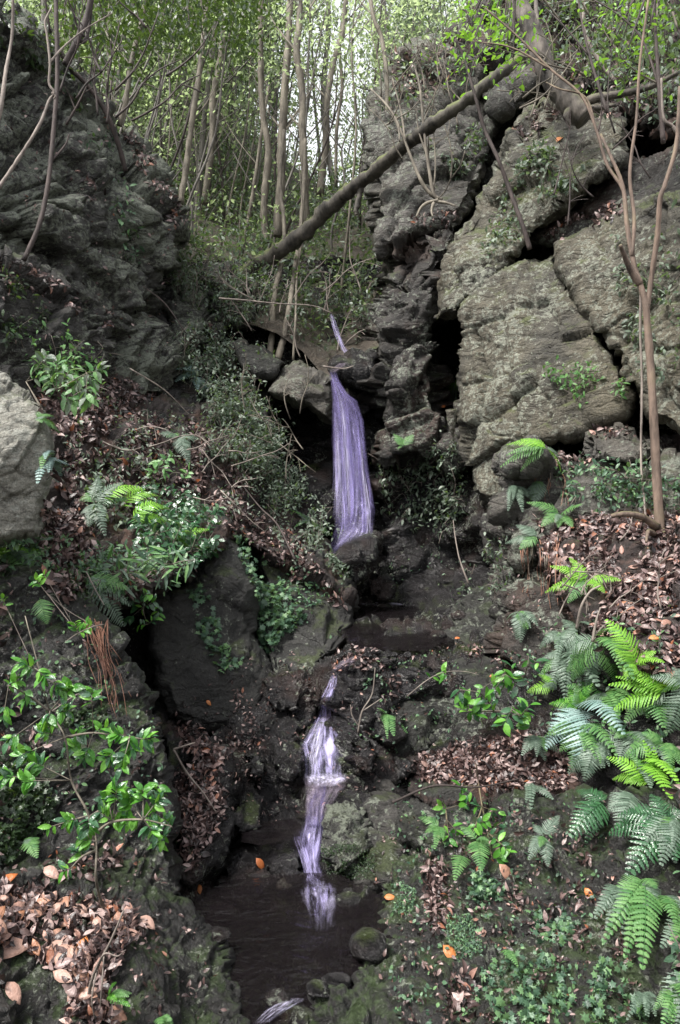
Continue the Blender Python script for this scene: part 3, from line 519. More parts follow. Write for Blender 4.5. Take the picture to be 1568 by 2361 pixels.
# ------------------------------------------------------------------ water
def curtain(name, rows, nu, nv, mat, seed, bulge=0.06, amp=0.02, streak=16):
    """rows: (xl, xr, y, Y) from top to bottom"""
    rows = np.array(rows, float); t = np.linspace(0, len(rows) - 1, nv); k = np.arange(len(rows))
    xl, xr, y, Y = [np.interp(t, k, rows[:, c]) for c in range(4)]
    u = np.linspace(0, 1, nu); X = xl[:, None] + (xr - xl)[:, None] * u; YY = np.repeat(Y[:, None], nu, 1); PY = np.repeat(y[:, None], nu, 1)
    v = np.repeat(np.linspace(0, 1, nv)[:, None], nu, 1); U = np.repeat(u[None], nv, 0)
    n1 = fbm(np.stack([U.ravel() * streak, v.ravel() * 1.5, np.full(U.size, seed * 3.1)], 1), seed, 3).reshape(U.shape)
    YY = YY - bulge * np.sin(np.pi * U) + amp * n1 * (0.4 + v)
    V = PN(np.stack([X.ravel(), PY.ravel()], 1), YY.ravel())
    idx = np.arange(nu * nv).reshape(nv, nu); Q = np.stack([idx[:-1, :-1].ravel(), idx[1:, :-1].ravel(), idx[1:, 1:].ravel(), idx[:-1, 1:].ravel()], 1)
    o = link_mesh(name, V, Q, M[mat], uv=np.stack([U.ravel(), v.ravel()], 1)); o['kind'] = 'structure'; return o
curtain('waterfall', [(755,776,855,9.15),(761,783,880,9.05),(764,800,905,9.0),(765,826,925,8.98),(764,840,970,8.95),(764,846,1030,8.9),(768,852,1080,8.88),(771,858,1130,8.85),(772,862,1180,8.8),(770,862,1220,8.75),(762,850,1250,8.7),(748,812,1284,8.6)], 60, 120, 'fall', 3)
curtain('waterfall', [(760,778,866,9.25),(764,800,905,9.18),(766,830,940,9.15),(766,842,1030,9.1),(772,858,1150,9.05),(772,862,1220,9.0),(750,846,1282,8.9)], 40, 80, 'veil', 8)
curtain('waterfall', [(762,785,900,8.95),(766,800,960,8.9),(770,802,1060,8.86),(776,806,1150,8.8),(776,812,1220,8.72),(765,820,1275,8.6)], 30, 80, 'core', 9, bulge=0.05)
curtain('waterfall', [(795,830,950,8.95),(805,842,1020,8.9),(812,848,1100,8.85)], 30, 50, 'core', 19, bulge=0.05)
curtain('waterfall', [(822,850,1145,8.72),(818,862,1165,8.66),(816,864,1190,8.62),(812,864,1215,8.6)], 30, 40, 'core', 5, bulge=0.08)
curtain('waterfall', [(815,852,1190,8.66),(800,862,1225,8.56),(775,850,1256,8.5),(745,800,1286,8.45)], 40, 40, 'core', 25, bulge=0.08)
curtain('waterfall', [(796,812,815,10.4),(788,806,832,9.9),(768,790,848,9.4),(757,775,860,9.1)], 16, 30, 'thin', 7)
curtain('waterfall', [(757,768,722,11.0),(763,776,745,10.9),(772,786,775,10.8),(784,797,800,10.6),(796,812,824,10.4)], 16, 40, 'fall2', 6)
WL = [(858,758,774),(905,764,800),(970,765,840),(1080,768,850),(1180,772,860),(1250,764,858),(1284,750,812)]
for i_ in range(11):
    u0 = (i_ + 0.5) / 11; w_ = random.uniform(4, 11); y0_ = random.choice((862, 880, 910, 950, 1010)); y1_ = random.choice((1284, 1284, 1270, 1200, 1130)); rows_ = []
    for y_ in np.linspace(y0_, y1_, 9):
        L_ = np.interp(y_, [a[0] for a in WL], [a[1] for a in WL]); R__ = np.interp(y_, [a[0] for a in WL], [a[2] for a in WL]); c_ = L_ + (R__ - L_) * (u0 + 0.03 * math.sin(y_ / 40 + i_)); t_ = (y_ - 858) / 426
        rows_.append((c_ - w_ * (0.4 + t_), c_ + w_ * (0.4 + t_), y_, 8.95 - 0.45 * t_ * t_ - random.uniform(0, 0.03)))
    curtain('waterfall', rows_, 10, 60, random.choice(['core', 'fall', 'core', 'white']), 60 + i_, bulge=0.03, streak=5)
# the little cascade: follows the bed
def bedY(x, y, off): 
    return hit(x, y)[0].y - off
def cascade(rows, seed, off=0.05, nu=24, nv=60, mat='fall2', bulge=0.04):
    rr = []
    for xl, xr, y in rows:
        rr.append((xl, xr, y, min(bedY(xl * (1 - a) + xr * a, y, off) for a in (0.25, 0.5, 0.75))))
    curtain('cascade', rr, nu, nv, mat, seed, bulge=bulge)
cascade([(800,850,1512),(782,826,1527),(764,792,1545),(760,778,1562)], 31, mat='thin')
cascade([(762,778,1555),(754,777,1580),(740,770,1608),(733,760,1640)], 12, nv=30, mat='fall2')
cascade([(738,762,1625),(728,766,1655),(710,778,1690),(695,788,1715),(700,790,1745),(703,788,1780),(698,792,1806)], 13, nu=44)
cascade([(735,755,1650),(722,748,1700),(712,735,1750),(712,742,1800)], 23, nu=30, mat='white', off=0.09)
cascade([(694,802,1786),(700,804,1802),(704,790,1825),(702,765,1860),(704,752,1900)], 14, mat='thin')
cascade([(698,800,1783),(706,802,1797),(712,780,1815)], 24, mat='white', off=0.10)
cascade([(700,756,1880),(694,750,1910),(690,747,1940),(698,738,1975),(702,738,2005),(698,758,2040)], 15, nu=34)
cascade([(668,706,1908),(674,706,1935),(688,714,1968),(700,724,2005),(700,740,2035)], 16, off=0.09)
cascade([(690,770,2030),(690,778,2060),(705,775,2100),(712,768,2150)], 17, mat='foam', off=0.03)
cascade([(722,762,1800),(706,756,1850),(702,752,1900),(694,749,1930),(690,746,1960),(698,737,1990),(698,756,2042)], 27, mat='veil', off=0.07)
def surf(rows, z, mat, seed):
    curtain('foam', [(a, b, y, -(z + 0.012) * F / (y - CY)) for a, b, y in rows], 24, 40, mat, seed, bulge=0, amp=0.0)
surf([(692,768,2036),(690,778,2055),(700,780,2080),(712,778,2110),(718,770,2150)], -2.02, 'foam', 41)
surf([(696,764,2034),(700,768,2050),(706,766,2085),(722,760,2130)], -2.02, 'core', 42)
surf([(822,900,1386),(826,930,1391),(840,960,1396)], -1.07, 'white', 44)
cascade([(672,716,2288),(642,700,2308),(612,668,2328),(592,636,2350),(580,620,2361)], 28, mat='white', off=0.05)  # pale strip painted as the small sparkle along the pool rim
def flat(name, poly, z, mat, n=46):
    pts = [(x, y, -z * F / (y - CY)) for x, y in poly]; W = np.array([tuple(P(*p)) for p in pts])
    x0, y0 = W[:, :2].min(0); x1, y1 = W[:, :2].max(0); xs = np.linspace(x0, x1, n); ys = np.linspace(y0, y1, n)
    XX, YY = np.meshgrid(xs, ys); V = np.stack([XX.ravel(), YY.ravel(), np.full(XX.size, float(z))], 1); V[:, 2] += 0.006 * fbm(V * 6, 3, 3)
    ins = inside(W[:, :2], V[:, :2]).reshape(n, n); idx = np.arange(n * n).reshape(n, n)
    k = ins[:-1, :-1] | ins[1:, :-1] | ins[1:, 1:] | ins[:-1, 1:]
    Q = np.stack([idx[:-1, :-1][k], idx[:-1, 1:][k], idx[1:, 1:][k], idx[1:, :-1][k]], 1)
    o = link_mesh(name, V, Q, M[mat]); o['kind'] = 'structure'; return o
ZL, ZU = -2.02, -1.07
flat('lower_pool', [(440,2080),(520,2035),(640,2015),(780,2020),(900,2080),(900,2250),(760,2310),(600,2365),(500,2365),(440,2200)], ZL, 'pool')
flat('upper_pool', [(790,1382),(900,1378),(1080,1378),(1080,1450),(980,1500),(830,1500),(780,1450)], ZU, 'pool')
flat('basin_water', [(560,1900),(680,1888),(695,1905),(690,1925),(600,1950),(560,1940)], -1.93, 'pool')

# ------------------------------------------------------------------ plants: builders
def catmull(pts, n=6):
    p = [Vector(v) for v in pts]
    if len(p) < 3: return [p[0].lerp(p[-1], t / n) for t in range(n + 1)]
    p = [p[0] * 2 - p[1]] + p + [p[-1] * 2 - p[-2]]; out = []
    for i in range(1, len(p) - 2):
        a, b, c, d = p[i - 1:i + 3]
        for k in range(n):
            t = k / n
            out.append(0.5 * ((2 * b) + (c - a) * t + (2 * a - 5 * b + 4 * c - d) * t * t + (-a + 3 * b - 3 * c + d) * t ** 3))
    out.append(p[-2]); return out
def tube(mb, pts, r0, r1, sides=6, n=6, knob=0.0, wob=0.0):
    c = catmull(pts, n); m = len(c); V = []; Fc = []
    fr = Vector((0.3, -1, 0.2)).normalized()
    for i, p in enumerate(c):
        d = (c[min(i + 1, m - 1)] - c[max(i - 1, 0)]).normalized(); a = d.cross(fr).normalized(); b = d.cross(a)
        t = i / (m - 1); r = (r0 + (r1 - r0) * t) * (1 + random.uniform(-knob, knob))
        o = Vector((random.uniform(-1, 1), random.uniform(-1, 1), random.uniform(-1, 1))) * wob * r if 0 < i < m - 1 else Vector()
        for k in range(sides):
            w = 2 * math.pi * k / sides; V.append(tuple(p + o + (a * math.cos(w) + b * math.sin(w)) * r * (1 + random.uniform(-knob, knob) * 0.5)))
    for i in range(m - 1):
        for k in range(sides):
            Fc.append((i * sides + k, i * sides + (k + 1) % sides, (i + 1) * sides + (k + 1) % sides, (i + 1) * sides + k))
    V.append(tuple(c[-1])); Fc += [((m - 1) * sides + k, (m - 1) * sides + (k + 1) % sides, len(V) - 1) for k in range(sides)]
    V.append(tuple(c[0])); Fc += [((k + 1) % sides, k, len(V) - 1) for k in range(sides)]
    mb.add(V, Fc); return c
def leaf_tpl(w=0.42, n=4, curl=0.12, fold=0.12, tip=1.0):
    """leaf of length 1 along +Y, upper side +Z"""
    V = [(0, 0, 0)]; Fc = []
    for i in range(1, n + 1):
        t = i / (n + 1); ww = w * 0.5 * math.sin(math.pi * t ** 0.85) ** 0.8; z = -curl * (t * t) * 2 + curl * t
        V += [(-ww, t, z + fold * ww), (0, t, z), (ww, t, z + fold * ww)]
    V.append((0, tip, -curl)); e = len(V) - 1
    Fc += [(0, 2, 1), (0, 3, 2)]
    for i in range(n - 1):
        a = 1 + 3 * i; Fc += [(a, a + 1, a + 4, a + 3), (a + 1, a + 2, a + 5, a + 4)]
    a = 1 + 3 * (n - 1); Fc += [(a, a + 1, e), (a + 1, a + 2, e)]
    return np.array(V), Fc
def tri_tpl(tpl):
    V, Fc = tpl; T = []
    for f in Fc: T += [(f[0], f[k], f[k + 1]) for k in range(1, len(f) - 1)]
    return V, np.array(T)
T_LEAF = tri_tpl(leaf_tpl(0.42, 2)); T_BROAD = tri_tpl(leaf_tpl(0.55, 2, 0.1)); T_CURL = tri_tpl(leaf_tpl(0.45, 3, 0.35, 0.5)); T_LONG = tri_tpl(leaf_tpl(0.2, 3, 0.2))
T_TINY = (np.array([(0, 0, 0), (-0.24, 0.5, 0.05), (0, 1, -0.05), (0.24, 0.5, 0.05)]), np.array([(0, 2, 1), (0, 3, 2)]))
_iv = [(0, 0, 0)] + [(math.sin(a) * r, 0.5 + math.cos(a) * r, z) for a, r, z in ((-2.5, .32, 0), (-2.0, .52, -.06), (-1.4, .26, 0), (-0.85, .5, -.06), (-0.4, .24, 0), (0, .56, -.08), (0.4, .24, 0), (0.85, .5, -.06), (1.4, .26, 0), (2.0, .52, -.06), (2.5, .32, 0))] + [(0, 0.45, 0.06)]
T_IVY = (np.array(_iv), np.array([(12, k + 1, k) for k in range(1, 11)] + [(12, 1, 0), (12, 0, 11)]))
def frames(D, N):
    """orthonormal frames: Y along D, Z near N"""
    Yv = D / np.maximum(np.linalg.norm(D, axis=1), 1e-9)[:, None]; X = np.cross(Yv, N); X /= np.maximum(np.linalg.norm(X, axis=1), 1e-9)[:, None]
    Z = np.cross(X, Yv); return np.stack([X, Yv, Z], 2)
def scatter(name, tpl, L, D, N, size, mat, parent=None, kind=None, label=None, cat=None):
    L = np.asarray(L, float); Rm = frames(np.asarray(D, float), np.asarray(N, float)); s = np.asarray(size, float)
    V = np.einsum('nij,vj->nvi', Rm, tpl[0]) * s[:, None, None] + L[:, None]
    Fc = (tpl[1][None] + (np.arange(len(L)) * len(tpl[0]))[:, None, None]).reshape(-1, 3)
    o = link_mesh(name, V.reshape(-1, 3), Fc, mat, parent)
    if kind: o['kind'] = kind
    if label: tag(o, label, cat)
    return o
def rdir(n): 
    v = rng.normal(size=(n, 3)); return v / np.linalg.norm(v, axis=1)[:, None]
def samp(poly, n):
    p = np.array([q[:2] for q in poly], float); x0, y0 = p.min(0); x1, y1 = p.max(0); out = np.zeros((0, 2))
    while len(out) < n:
        q = rng.uniform((x0, y0), (x1, y1), (n * 3, 2)); out = np.concatenate([out, q[inside(p, q)]])
    return out[:n]
def clumpy(q, sc=40, th=-0.1, s=1):
    return q[fbm(np.stack([q[:, 0] / sc, q[:, 1] / sc, np.full(len(q), s * 5.5)], 1), s, 3) > th]
def hits(q):
    H = [hit(x, y) for x, y in q]; return np.array([tuple(h[0]) for h in H]), np.array([tuple(h[1]) for h in H])
UP = np.array((0, 0, 1.0)); TOCAM = np.array((0, -1.0, 0.15))

# ---- dead-leaf litter lying on rock and soil (ground cover: nobody could count it)
def litter(poly, n0, size0, mat='litter', tpl=None, th=-0.15, sc=45, s=1, flat=0.6, fmin=0.1):
    n = int(n0 * 1.15); size = size0 * 0.82
    q = clumpy(samp(poly, n), sc, th, s); H, N = hits(q)
    k = N[:, 2] > fmin; H, N = H[k], N[k]
    if len(H) < 3: return
    N2 = N * flat + rdir(len(N)) * (1.2 - flat); D = np.cross(N2, rdir(len(N)))
    sz = size * rng.uniform(0.4, 1.35, len(H))
    half = rng.random(len(H)) < 0.5
    for hh, tp_ in ((half, T_CURL), (~half, T_LEAF)):
      if hh.sum() > 2:
        o = scatter('leaf_litter', tp_, (H + N * rng.uniform(0.004, 0.03, len(H))[:, None])[hh], D[hh], N2[hh], sz[hh], M[mat]); o['kind'] = 'stuff'
litter([(0,600),(60,608),(230,705),(300,770),(240,760),(120,690),(0,650)], 1100, 0.075, s=2, th=-0.3)
litter([(60,880),(240,830),(330,900),(430,960),(520,1040),(620,1150),(720,1290),(800,1400),(720,1380),(560,1240),(440,1190),(330,1180),(180,1250),(440,1300),(340,1360),(240,1390),(150,1380),(90,1330),(90,1160),(130,1020)], 11000, 0.08, s=3, th=-0.08, fmin=-0.2)
litter([(480,740),(520,790),(560,860),(520,880),(490,830)], 350, 0.09, s=4, th=-0.4)
litter([(90,1150),(170,1230),(200,1360),(150,1380),(90,1310)], 700, 0.075, s=5, th=-0.4)
litter([(270,290),(330,335),(385,420),(430,520),(400,520),(340,420)], 500, 0.09, s=6, th=-0.3)
litter([(150,380),(220,420),(285,500),(240,510),(170,440)], 260, 0.085, s=7, th=-0.3)
litter([(1235,1195),(1568,1185),(1568,1560),(1470,1545),(1340,1450),(1270,1330)], 4200, 0.07, s=8, th=-0.35, fmin=-0.1)
litter([(940,1755),(1040,1722),(1220,1690),(1330,1765),(1300,1830),(1100,1815),(960,1800)], 2600, 0.06, s=9, th=-0.5, fmin=-0.1)
litter([(870,1550),(950,1560),(985,1600),(930,1640),(890,1600)], 160, 0.06, s=10, th=-0.3)
litter([(1050,1480),(1150,1500),(1170,1560),(1100,1560)], 120, 0.055, s=10, th=-0.1)
litter([(780,1490),(960,1515),(905,1550),(770,1545)], 500, 0.045, s=11, th=-0.4)
litter([(1275,520),(1440,455),(1460,490),(1320,545),(1235,590),(1220,570)], 420, 0.09, s=12, th=-0.3)
litter([(1180,300),(1300,205),(1380,230),(1290,270),(1210,330)], 380, 0.10, s=13, th=-0.3)
litter([(1240,1055),(1360,1040),(1360,1080),(1260,1085)], 200, 0.075, s=14, th=-0.4)
litter([(1370,990),(1460,985),(1460,1010),(1370,1010)], 70, 0.075, s=14, th=-0.4)
litter([(940,500),(1060,480),(1040,520),(960,530)], 150, 0.08, s=15, th=-0.3)
litter([(395,1650),(470,1690),(530,1740),(500,1780),(420,1720)], 380, 0.06, s=16, th=-0.4, fmin=-0.5)
litter([(405,1780),(500,1760),(520,1850),(480,1950),(450,2010),(425,1980)], 900, 0.05, s=17, th=-0.45, fmin=-0.6)
litter([(490,1590),(560,1600),(600,1680),(620,1800),(560,1790),(520,1680)], 420, 0.045, s=18, th=-0.1, fmin=-0.4)
litter([(-20,2040),(150,2060),(270,2085),(340,2150),(250,2220),(260,2361),(170,2361),(130,2240),(60,2190),(-20,2180)], 1500, 0.05, s=19, th=-0.5, fmin=-0.2)
litter([(120,1990),(260,1960),(280,2000),(140,2030)], 120, 0.06, s=20, th=-0.3)
litter([(985,1960),(1030,2000),(1035,2080),(1010,2170),(985,2120)], 380, 0.05, s=21, th=-0.5, fmin=-0.6)
litter([(1000,1860),(1250,1850),(1380,2000),(1330,2200),(1150,2120),(1020,2000)], 500, 0.055, s=22, th=0.12, fmin=-0.1)
litter([(1020,2240),(1110,2240),(1160,2361),(1030,2361)], 110, 0.06, s=23, th=-0.2, fmin=-0.3)
litter([(1100,-20),(1568,-20),(1568,330),(1330,262),(1246,200)], 1500, 0.11, s=24, th=-0.1, fmin=-0.2)
litter([(900,120),(1060,95),(1100,140),(940,260),(905,250)], 500, 0.11, s=25, th=-0.2, fmin=-0.4)
litter([(0,1640),(80,1650),(100,1720),(0,1740)], 120, 0.06, s=26, th=-0.3, fmin=-0.5)

for k_, (pl, n_) in enumerate((([(560,1500),(960,1500),(1240,1500),(1300,1800),(900,1800),(640,1900),(420,1900),(380,1640)], 1500), ([(860,1900),(1400,1850),(1500,2361),(900,2361),(860,2100)], 1900), ([(0,1350),(200,1400),(400,1700),(420,2080),(540,2361),(300,2361),(0,2000)], 900), ([(0,200),(150,150),(420,520),(400,900),(240,850),(0,800)], 900), ([(1140,1200),(1290,1240),(1330,1500),(1180,1560)], 300))):
    litter(pl, n_, 0.035 if k_ != 3 else 0.06, s=80 + k_, th=-0.05, fmin=-0.2, sc=30)
# ---- single fallen leaves one can pick out
def fallen(x, y, size, ang, mat, label, group=None, name='fallen_leaf', lift=0.01, tpl=None):
    H, N = hit(x, y); N = (N * 0.5 + Vector((0, -0.6, 0.5))).normalized()
    Rr = Vector((math.cos(R_(ang)), 0, math.sin(R_(ang)))); D = (Rr - N * Rr.dot(N)).normalized()
    X = D.cross(N).normalized(); Mx = Matrix((X, D, N)).transposed()
    V, Fc = tpl or leaf_tpl(0.5, 4, 0.12, 0.35); V = V - np.array((0, 0.5, 0))
    W = (np.array(Mx) @ V.T).T * size
    o = link_mesh(name, W, Fc, M[mat]); o.location = H + N * lift
    sol = o.modifiers.new('thickness', 'SOLIDIFY'); sol.thickness = 0.0012
    return tag(o, label, 'fallen leaf', group)
for x, y, s, a, m, lb in [
    (900,2071,0.065,-10,'litter_orange','orange dead leaf lying on the dark rock right of the lower pool'),
    (1106,2155,0.085,30,'litter_pink','oval tan dead leaf on the lower right bank, tilted upward'),
    (1039,2202,0.10,-62,'litter_orange','long orange-brown leaf standing on its tip below the tan oval leaf'),
    (1166,2015,0.12,-60,'litter_pink','long pinkish leaf hanging down under the small leafy plant on the lower right'),
    (1360,2062,0.07,-50,'litter_orange','small orange leaf on the lower bank left of the ferns'),
    (599,1993,0.085,-60,'litter_orange','bright orange leaf stuck to the rock left of the lower cascade'),
    (461,2052,0.055,-80,'litter_orange','small orange leaf on the dark rock at the far left of the lower pool'),
    (190,2190,0.10,85,'litter_orange','rusty orange leaf standing upright in the drift of dead leaves at lower left'),
    (160,2230,0.12,-40,'litter_pink','large folded pink-brown leaf at the lower edge of the drift of dead leaves'),
    (341,2130,0.085,-55,'litter_pink','pink-brown leaf at the right end of the drift of dead leaves'),
    (295,2105,0.085,80,'litter_pink','narrow tan leaf sticking upright right of the drift of dead leaves'),
    (20,2190,0.16,20,'litter_pink','big lobed mauve leaf cut by the left edge of the picture'),
    (15,2035,0.10,60,'litter_orange','orange-brown leaf at the left edge above the drift of dead leaves'),
    (120,2015,0.09,-45,'litter_pink','pale brown leaf on the rock above the drift of dead leaves'),
    (31,2292,0.09,-70,'litter_pink','pale leaf hanging on the dark rock in the bottom left corner'),
    (270,2345,0.10,-40,'litter_pink','brown leaf at the bottom edge below the foreground rock'),
    (1535,1438,0.09,25,'litter_pink','pinkish oval leaf on the soil slope at the right edge'),
    (1510,1473,0.075,-10,'litter_orange','orange-tan leaf just below the pinkish oval leaf on the soil slope'),
    (1022,938,0.07,10,'litter_orange','tiny red-orange leaf beside the hanging grass on the right cliff'),
    (1135,1560,0.05,0,'litter_orange','small orange leaf between the leafy sprays on the right'),
    (1055,1473,0.05,0,'litter_orange','small red-brown leaf on the smooth rock right of the upper pool'),
    (481,1621,0.055,-50,'litter_orange','yellow-orange leaf on the dark rock face left of the stream'),
    (1268,1785,0.055,-20,'litter_orange','orange leaf at the back of the shelf of brown leaves'),
    (1290,322,0.14,70,'litter_orange','orange leaf on the ledge under the leaning tree')]:
    fallen(x, y, s, a, m, lb)
big = clumpy(samp([(-10,2060),(150,2070),(270,2090),(330,2150),(250,2210),(240,2340),(180,2340),(140,2230),(60,2180),(-10,2170)], 190), 60, -0.4, 3)
tp = [leaf_tpl(0.45, 3, c, f) for c, f in ((0.1, 0.2), (0.3, 0.5), (-0.2, 0.4))]
for x, y in big:
    fallen(x, y, random.uniform(0.055, 0.095), random.uniform(0, 360), random.choice(['litter_pink', 'litter_pink', 'litter']), 'dry brown leaf heaped in the drift of dead leaves at lower left', 'dead leaves in the lower left drift', tpl=random.choice(tp), lift=random.uniform(0.005, 0.03))
for x, y in samp([(950,1750),(1220,1700),(1310,1765),(1280,1810),(980,1800)], 70):
    fallen(x, y, random.uniform(0.05, 0.08), random.uniform(0, 360), random.choice(['litter_pink', 'litter', 'litter']), 'dry brown leaf lying on the rock shelf of dead leaves right of the cascade', 'dead leaves on the right-hand shelf', tpl=random.choice(tp))
for x, y in samp([(1240,1200),(1568,1190),(1568,1500),(1480,1520),(1350,1430)], 90):
    fallen(x, y, random.uniform(0.055, 0.085), random.uniform(0, 360), random.choice(['litter_pink', 'litter', 'litter']), 'dry brown leaf lying on the soil slope around the sapling', 'dead leaves on the soil slope', tpl=random.choice(tp))

# ---- pebbles on the gravel bar
def stone(name, x, y, r, label, group=None, mat='wet'):
    H, N = hit(x, y); n = 10
    V = []; Fc = []
    for i in range(7):
        for k in range(n):
            a = math.pi * (i + 0.5) / 7; b = 2 * math.pi * k / n; V.append((math.sin(a) * math.cos(b), math.sin(a) * math.sin(b), math.cos(a)))
    for i in range(6):
        for k in range(n): Fc.append((i * n + k, (i + 1) * n + k, (i + 1) * n + (k + 1) % n, i * n + (k + 1) % n))
    V += [(0, 0, 1), (0, 0, -1)]; Fc += [(k, n * 7, (k + 1) % n)[::-1] for k in range(n)] + [(6 * n + k, 6 * n + (k + 1) % n, n * 7 + 1)[::-1] for k in range(n)]
    V = np.array(V); sd = random.uniform(0, 99)
    V = V * (1 + 0.28 * fbm(V * 1.1 + sd, 3, 3))[:, None] * np.array((random.uniform(0.9, 1.3), random.uniform(0.8, 1.1), random.uniform(0.5, 0.8))) * r
    c = math.cos(sd); s_ = math.sin(sd); V[:, :2] = V[:, :2] @ np.array(((c, -s_), (s_, c)))
    o = link_mesh(name, V, Fc, M[mat]); o.location = H + Vector((0, 0, r * 0.2)); return tag(o, label, 'stone', group)
stone('boulder', 843, 1460, 0.085, 'rounded brown stone at the left rim of the upper pool outlet', mat='buttress')
for x, y, r_ in [(815,1496,.05),(850,1503,.04),(885,1500,.045),(925,1498,.04),(955,1500,.05),(985,1488,.07),(1010,1468,.07),(1035,1448,.08),(905,1512,.035),(868,1510,.03),(1060,1425,.08),(940,1512,.035)]:
    stone('stone', x, y, r_, 'dark wet stone along the near rim of the upper pool', 'wet stones of the upper pool rim')
for x, y, r_ in [(520,2110,.07),(500,2160,.06),(545,2085,.05),(780,2060,.07),(805,2095,.09),(840,2140,.08),(852,2190,.09),(820,2235,.08),(775,2270,.06),(735,2285,.05),(640,2310,.05),(560,2270,.06),(600,2080,.035),(650,2200,.04),(700,2235,.045),(590,2180,.03),(760,2180,.04)]:
    stone('stone', x, y, r_, 'dark wet stone in or beside the lower pool', 'wet stones of the lower pool')
for x, y in samp([(785,1500),(900,1505),(950,1520),(890,1548),(775,1545)], 60):
    stone('pebble', x, y, random.uniform(0.015, 0.04), 'small dark stone in the gravel bar below the upper pool', 'stones of the gravel bar')
stone('stone', 657, 2044, 0.055, 'pale wet stone at the water line of the lower pool', mat='pinnacle')

# ---- small-leaved foliage
def foliage(poly, n, size, mat, name, label, cat, tpl=T_LEAF, rise=0.25, th=-0.1, sc=35, s=1, stems=0, hang=0.3, stemmat='twig', leafname='foliage', twigr=0.004):
    q = clumpy(samp(poly, n), sc, th, s); H, N = hits(q)
    h = rng.uniform(0, 1, len(q)) ** 0.8 * rise
    Hn = H + N * h[:, None] * 0.6 + UP * h[:, None] * 0.5
    cen = H.mean(0); cen[2] = H[:, 2].min()
    o = empty(name, tuple(cen), label, cat)
    D = rdir(len(q)) * 0.8 + N * 0.35 - UP * hang; Nn = UP * 0.7 + TOCAM * 0.4 + rdir(len(q)) * 0.55
    f = scatter(leafname, tpl, Hn - cen, D, Nn, size * rng.uniform(0.6, 1.3, len(q)), M[mat]); f.parent = o; f['kind'] = 'stuff'
    if stems:
        mb = MB()
        for i in rng.choice(len(q), min(stems, len(q)), replace=False):
            a = Vector(H[i] - N[i] * 0.02) - Vector(cen); b = Vector(Hn[i]) - Vector(cen); e = b + Vector(rdir(1)[0]) * rise * 0.5
            tube(mb, [a, a.lerp(b, 0.5) + Vector(rdir(1)[0]) * rise * 0.12, b, e], twigr, twigr * 0.4, 4, 3)
        st = mb.build('stem', M[stemmat]); st.parent = o; st['kind'] = 'stuff'
    return o
foliage([(370,790),(470,800),(560,870),(600,1000),(640,1010),(620,1060),(540,1060),(470,1000),(440,900),(390,840)], 4600, 0.055, 'leaf_grey', 'shrub', 'grey-green small-leaved shrub tumbling down the slope left of the boulders', 'shrub', rise=0.45, s=31, stems=90)
foliage([(500,960),(620,1000),(680,1090),(700,1180),(760,1260),(700,1290),(640,1220),(560,1130),(480,1040)], 5200, 0.052, 'leaf_grey', 'shrub', 'grey small-leaved shrub on the edge of the leafy slope beside the dark hollow', 'shrub', rise=0.35, s=32, stems=90)
foliage([(690,1230),(740,1260),(800,1300),(815,1345),(790,1340),(720,1290)], 500, 0.05, 'leaf_grey', 'creeper', 'grey creeper along the top of the dark ridge below the falls', 'creeper', rise=0.12, s=33, stems=12)
foliage([(870,1090),(960,1070),(1060,1080),(1080,1180),(1040,1240),(940,1230),(890,1180)], 1500, 0.065, 'leaf_grey', 'shrub', 'sparse leafy shrub on the shaded rock right of the waterfall', 'shrub', rise=0.35, s=34, stems=60)
foliage([(930,1020),(1040,1000),(1060,1060),(980,1080)], 350, 0.05, 'leaf_grey', 'shrub', 'thin leafy sprigs above the shrub right of the waterfall', 'shrub', rise=0.2, s=35, stems=20)
foliage([(1140,380),(1250,350),(1360,360),(1340,440),(1240,480),(1200,500),(1150,440)], 1300, 0.075, 'leaf_grey', 'creeper', 'grey-leaved creeper spread over the big tilted slab', 'creeper', rise=0.16, th=0.0, s=36, stems=40)
foliage([(990,290),(1090,280),(1130,360),(1060,420),(1000,380)], 500, 0.08, 'leaf_grey', 'creeper', 'thin grey creeper on the face of the pinnacle', 'creeper', rise=0.12, th=0.05, s=37, stems=30)
foliage([(1170,440),(1240,470),(1220,560),(1160,590),(1110,600),(1130,520)], 350, 0.07, 'leaf_grey', 'creeper', 'few grey leaves along the foot of the tilted slab', 'creeper', rise=0.1, th=0.05, s=38, stems=10)
foliage([(1230,860),(1330,850),(1400,870),(1470,890),(1440,930),(1340,940),(1300,910)], 420, 0.055, 'fern_mid', 'sprig', 'pale green leafy spray on the main slab left of the sapling', 'shrub', rise=0.2, th=0.0, s=39, stems=30, twigr=0.003)
foliage([(1420,560),(1568,520),(1568,900),(1480,850),(1430,700)], 900, 0.06, 'leaf_grey', 'creeper', 'grey-green creeper on the slab behind the sapling', 'creeper', rise=0.12, th=0.12, s=40, stems=30)
foliage([(1290,1080),(1500,1080),(1568,1130),(1568,1190),(1420,1190),(1300,1180)], 1100, 0.05, 'leaf_ivy', 'undergrowth', 'low green undergrowth on the ledges around the sapling foot', 'undergrowth', rise=0.2, th=0.0, s=41, stems=40)
foliage([(535,1235),(590,1240),(640,1340),(700,1420),(690,1450),(640,1470),(630,1510),(600,1500),(600,1400),(560,1310)], 1000, 0.055, 'leaf_ivy', 'ivy', 'ivy strand hanging down the smooth rock in the centre left', 'ivy', tpl=T_IVY, rise=0.07, th=-0.2, s=42)
foliage([(435,1360),(480,1370),(510,1460),(470,1480),(440,1430)], 200, 0.055, 'leaf_ivy', 'ivy', 'small ivy patch at the left side of the smooth dark rock', 'ivy', tpl=T_IVY, rise=0.06, th=-0.1, s=43)
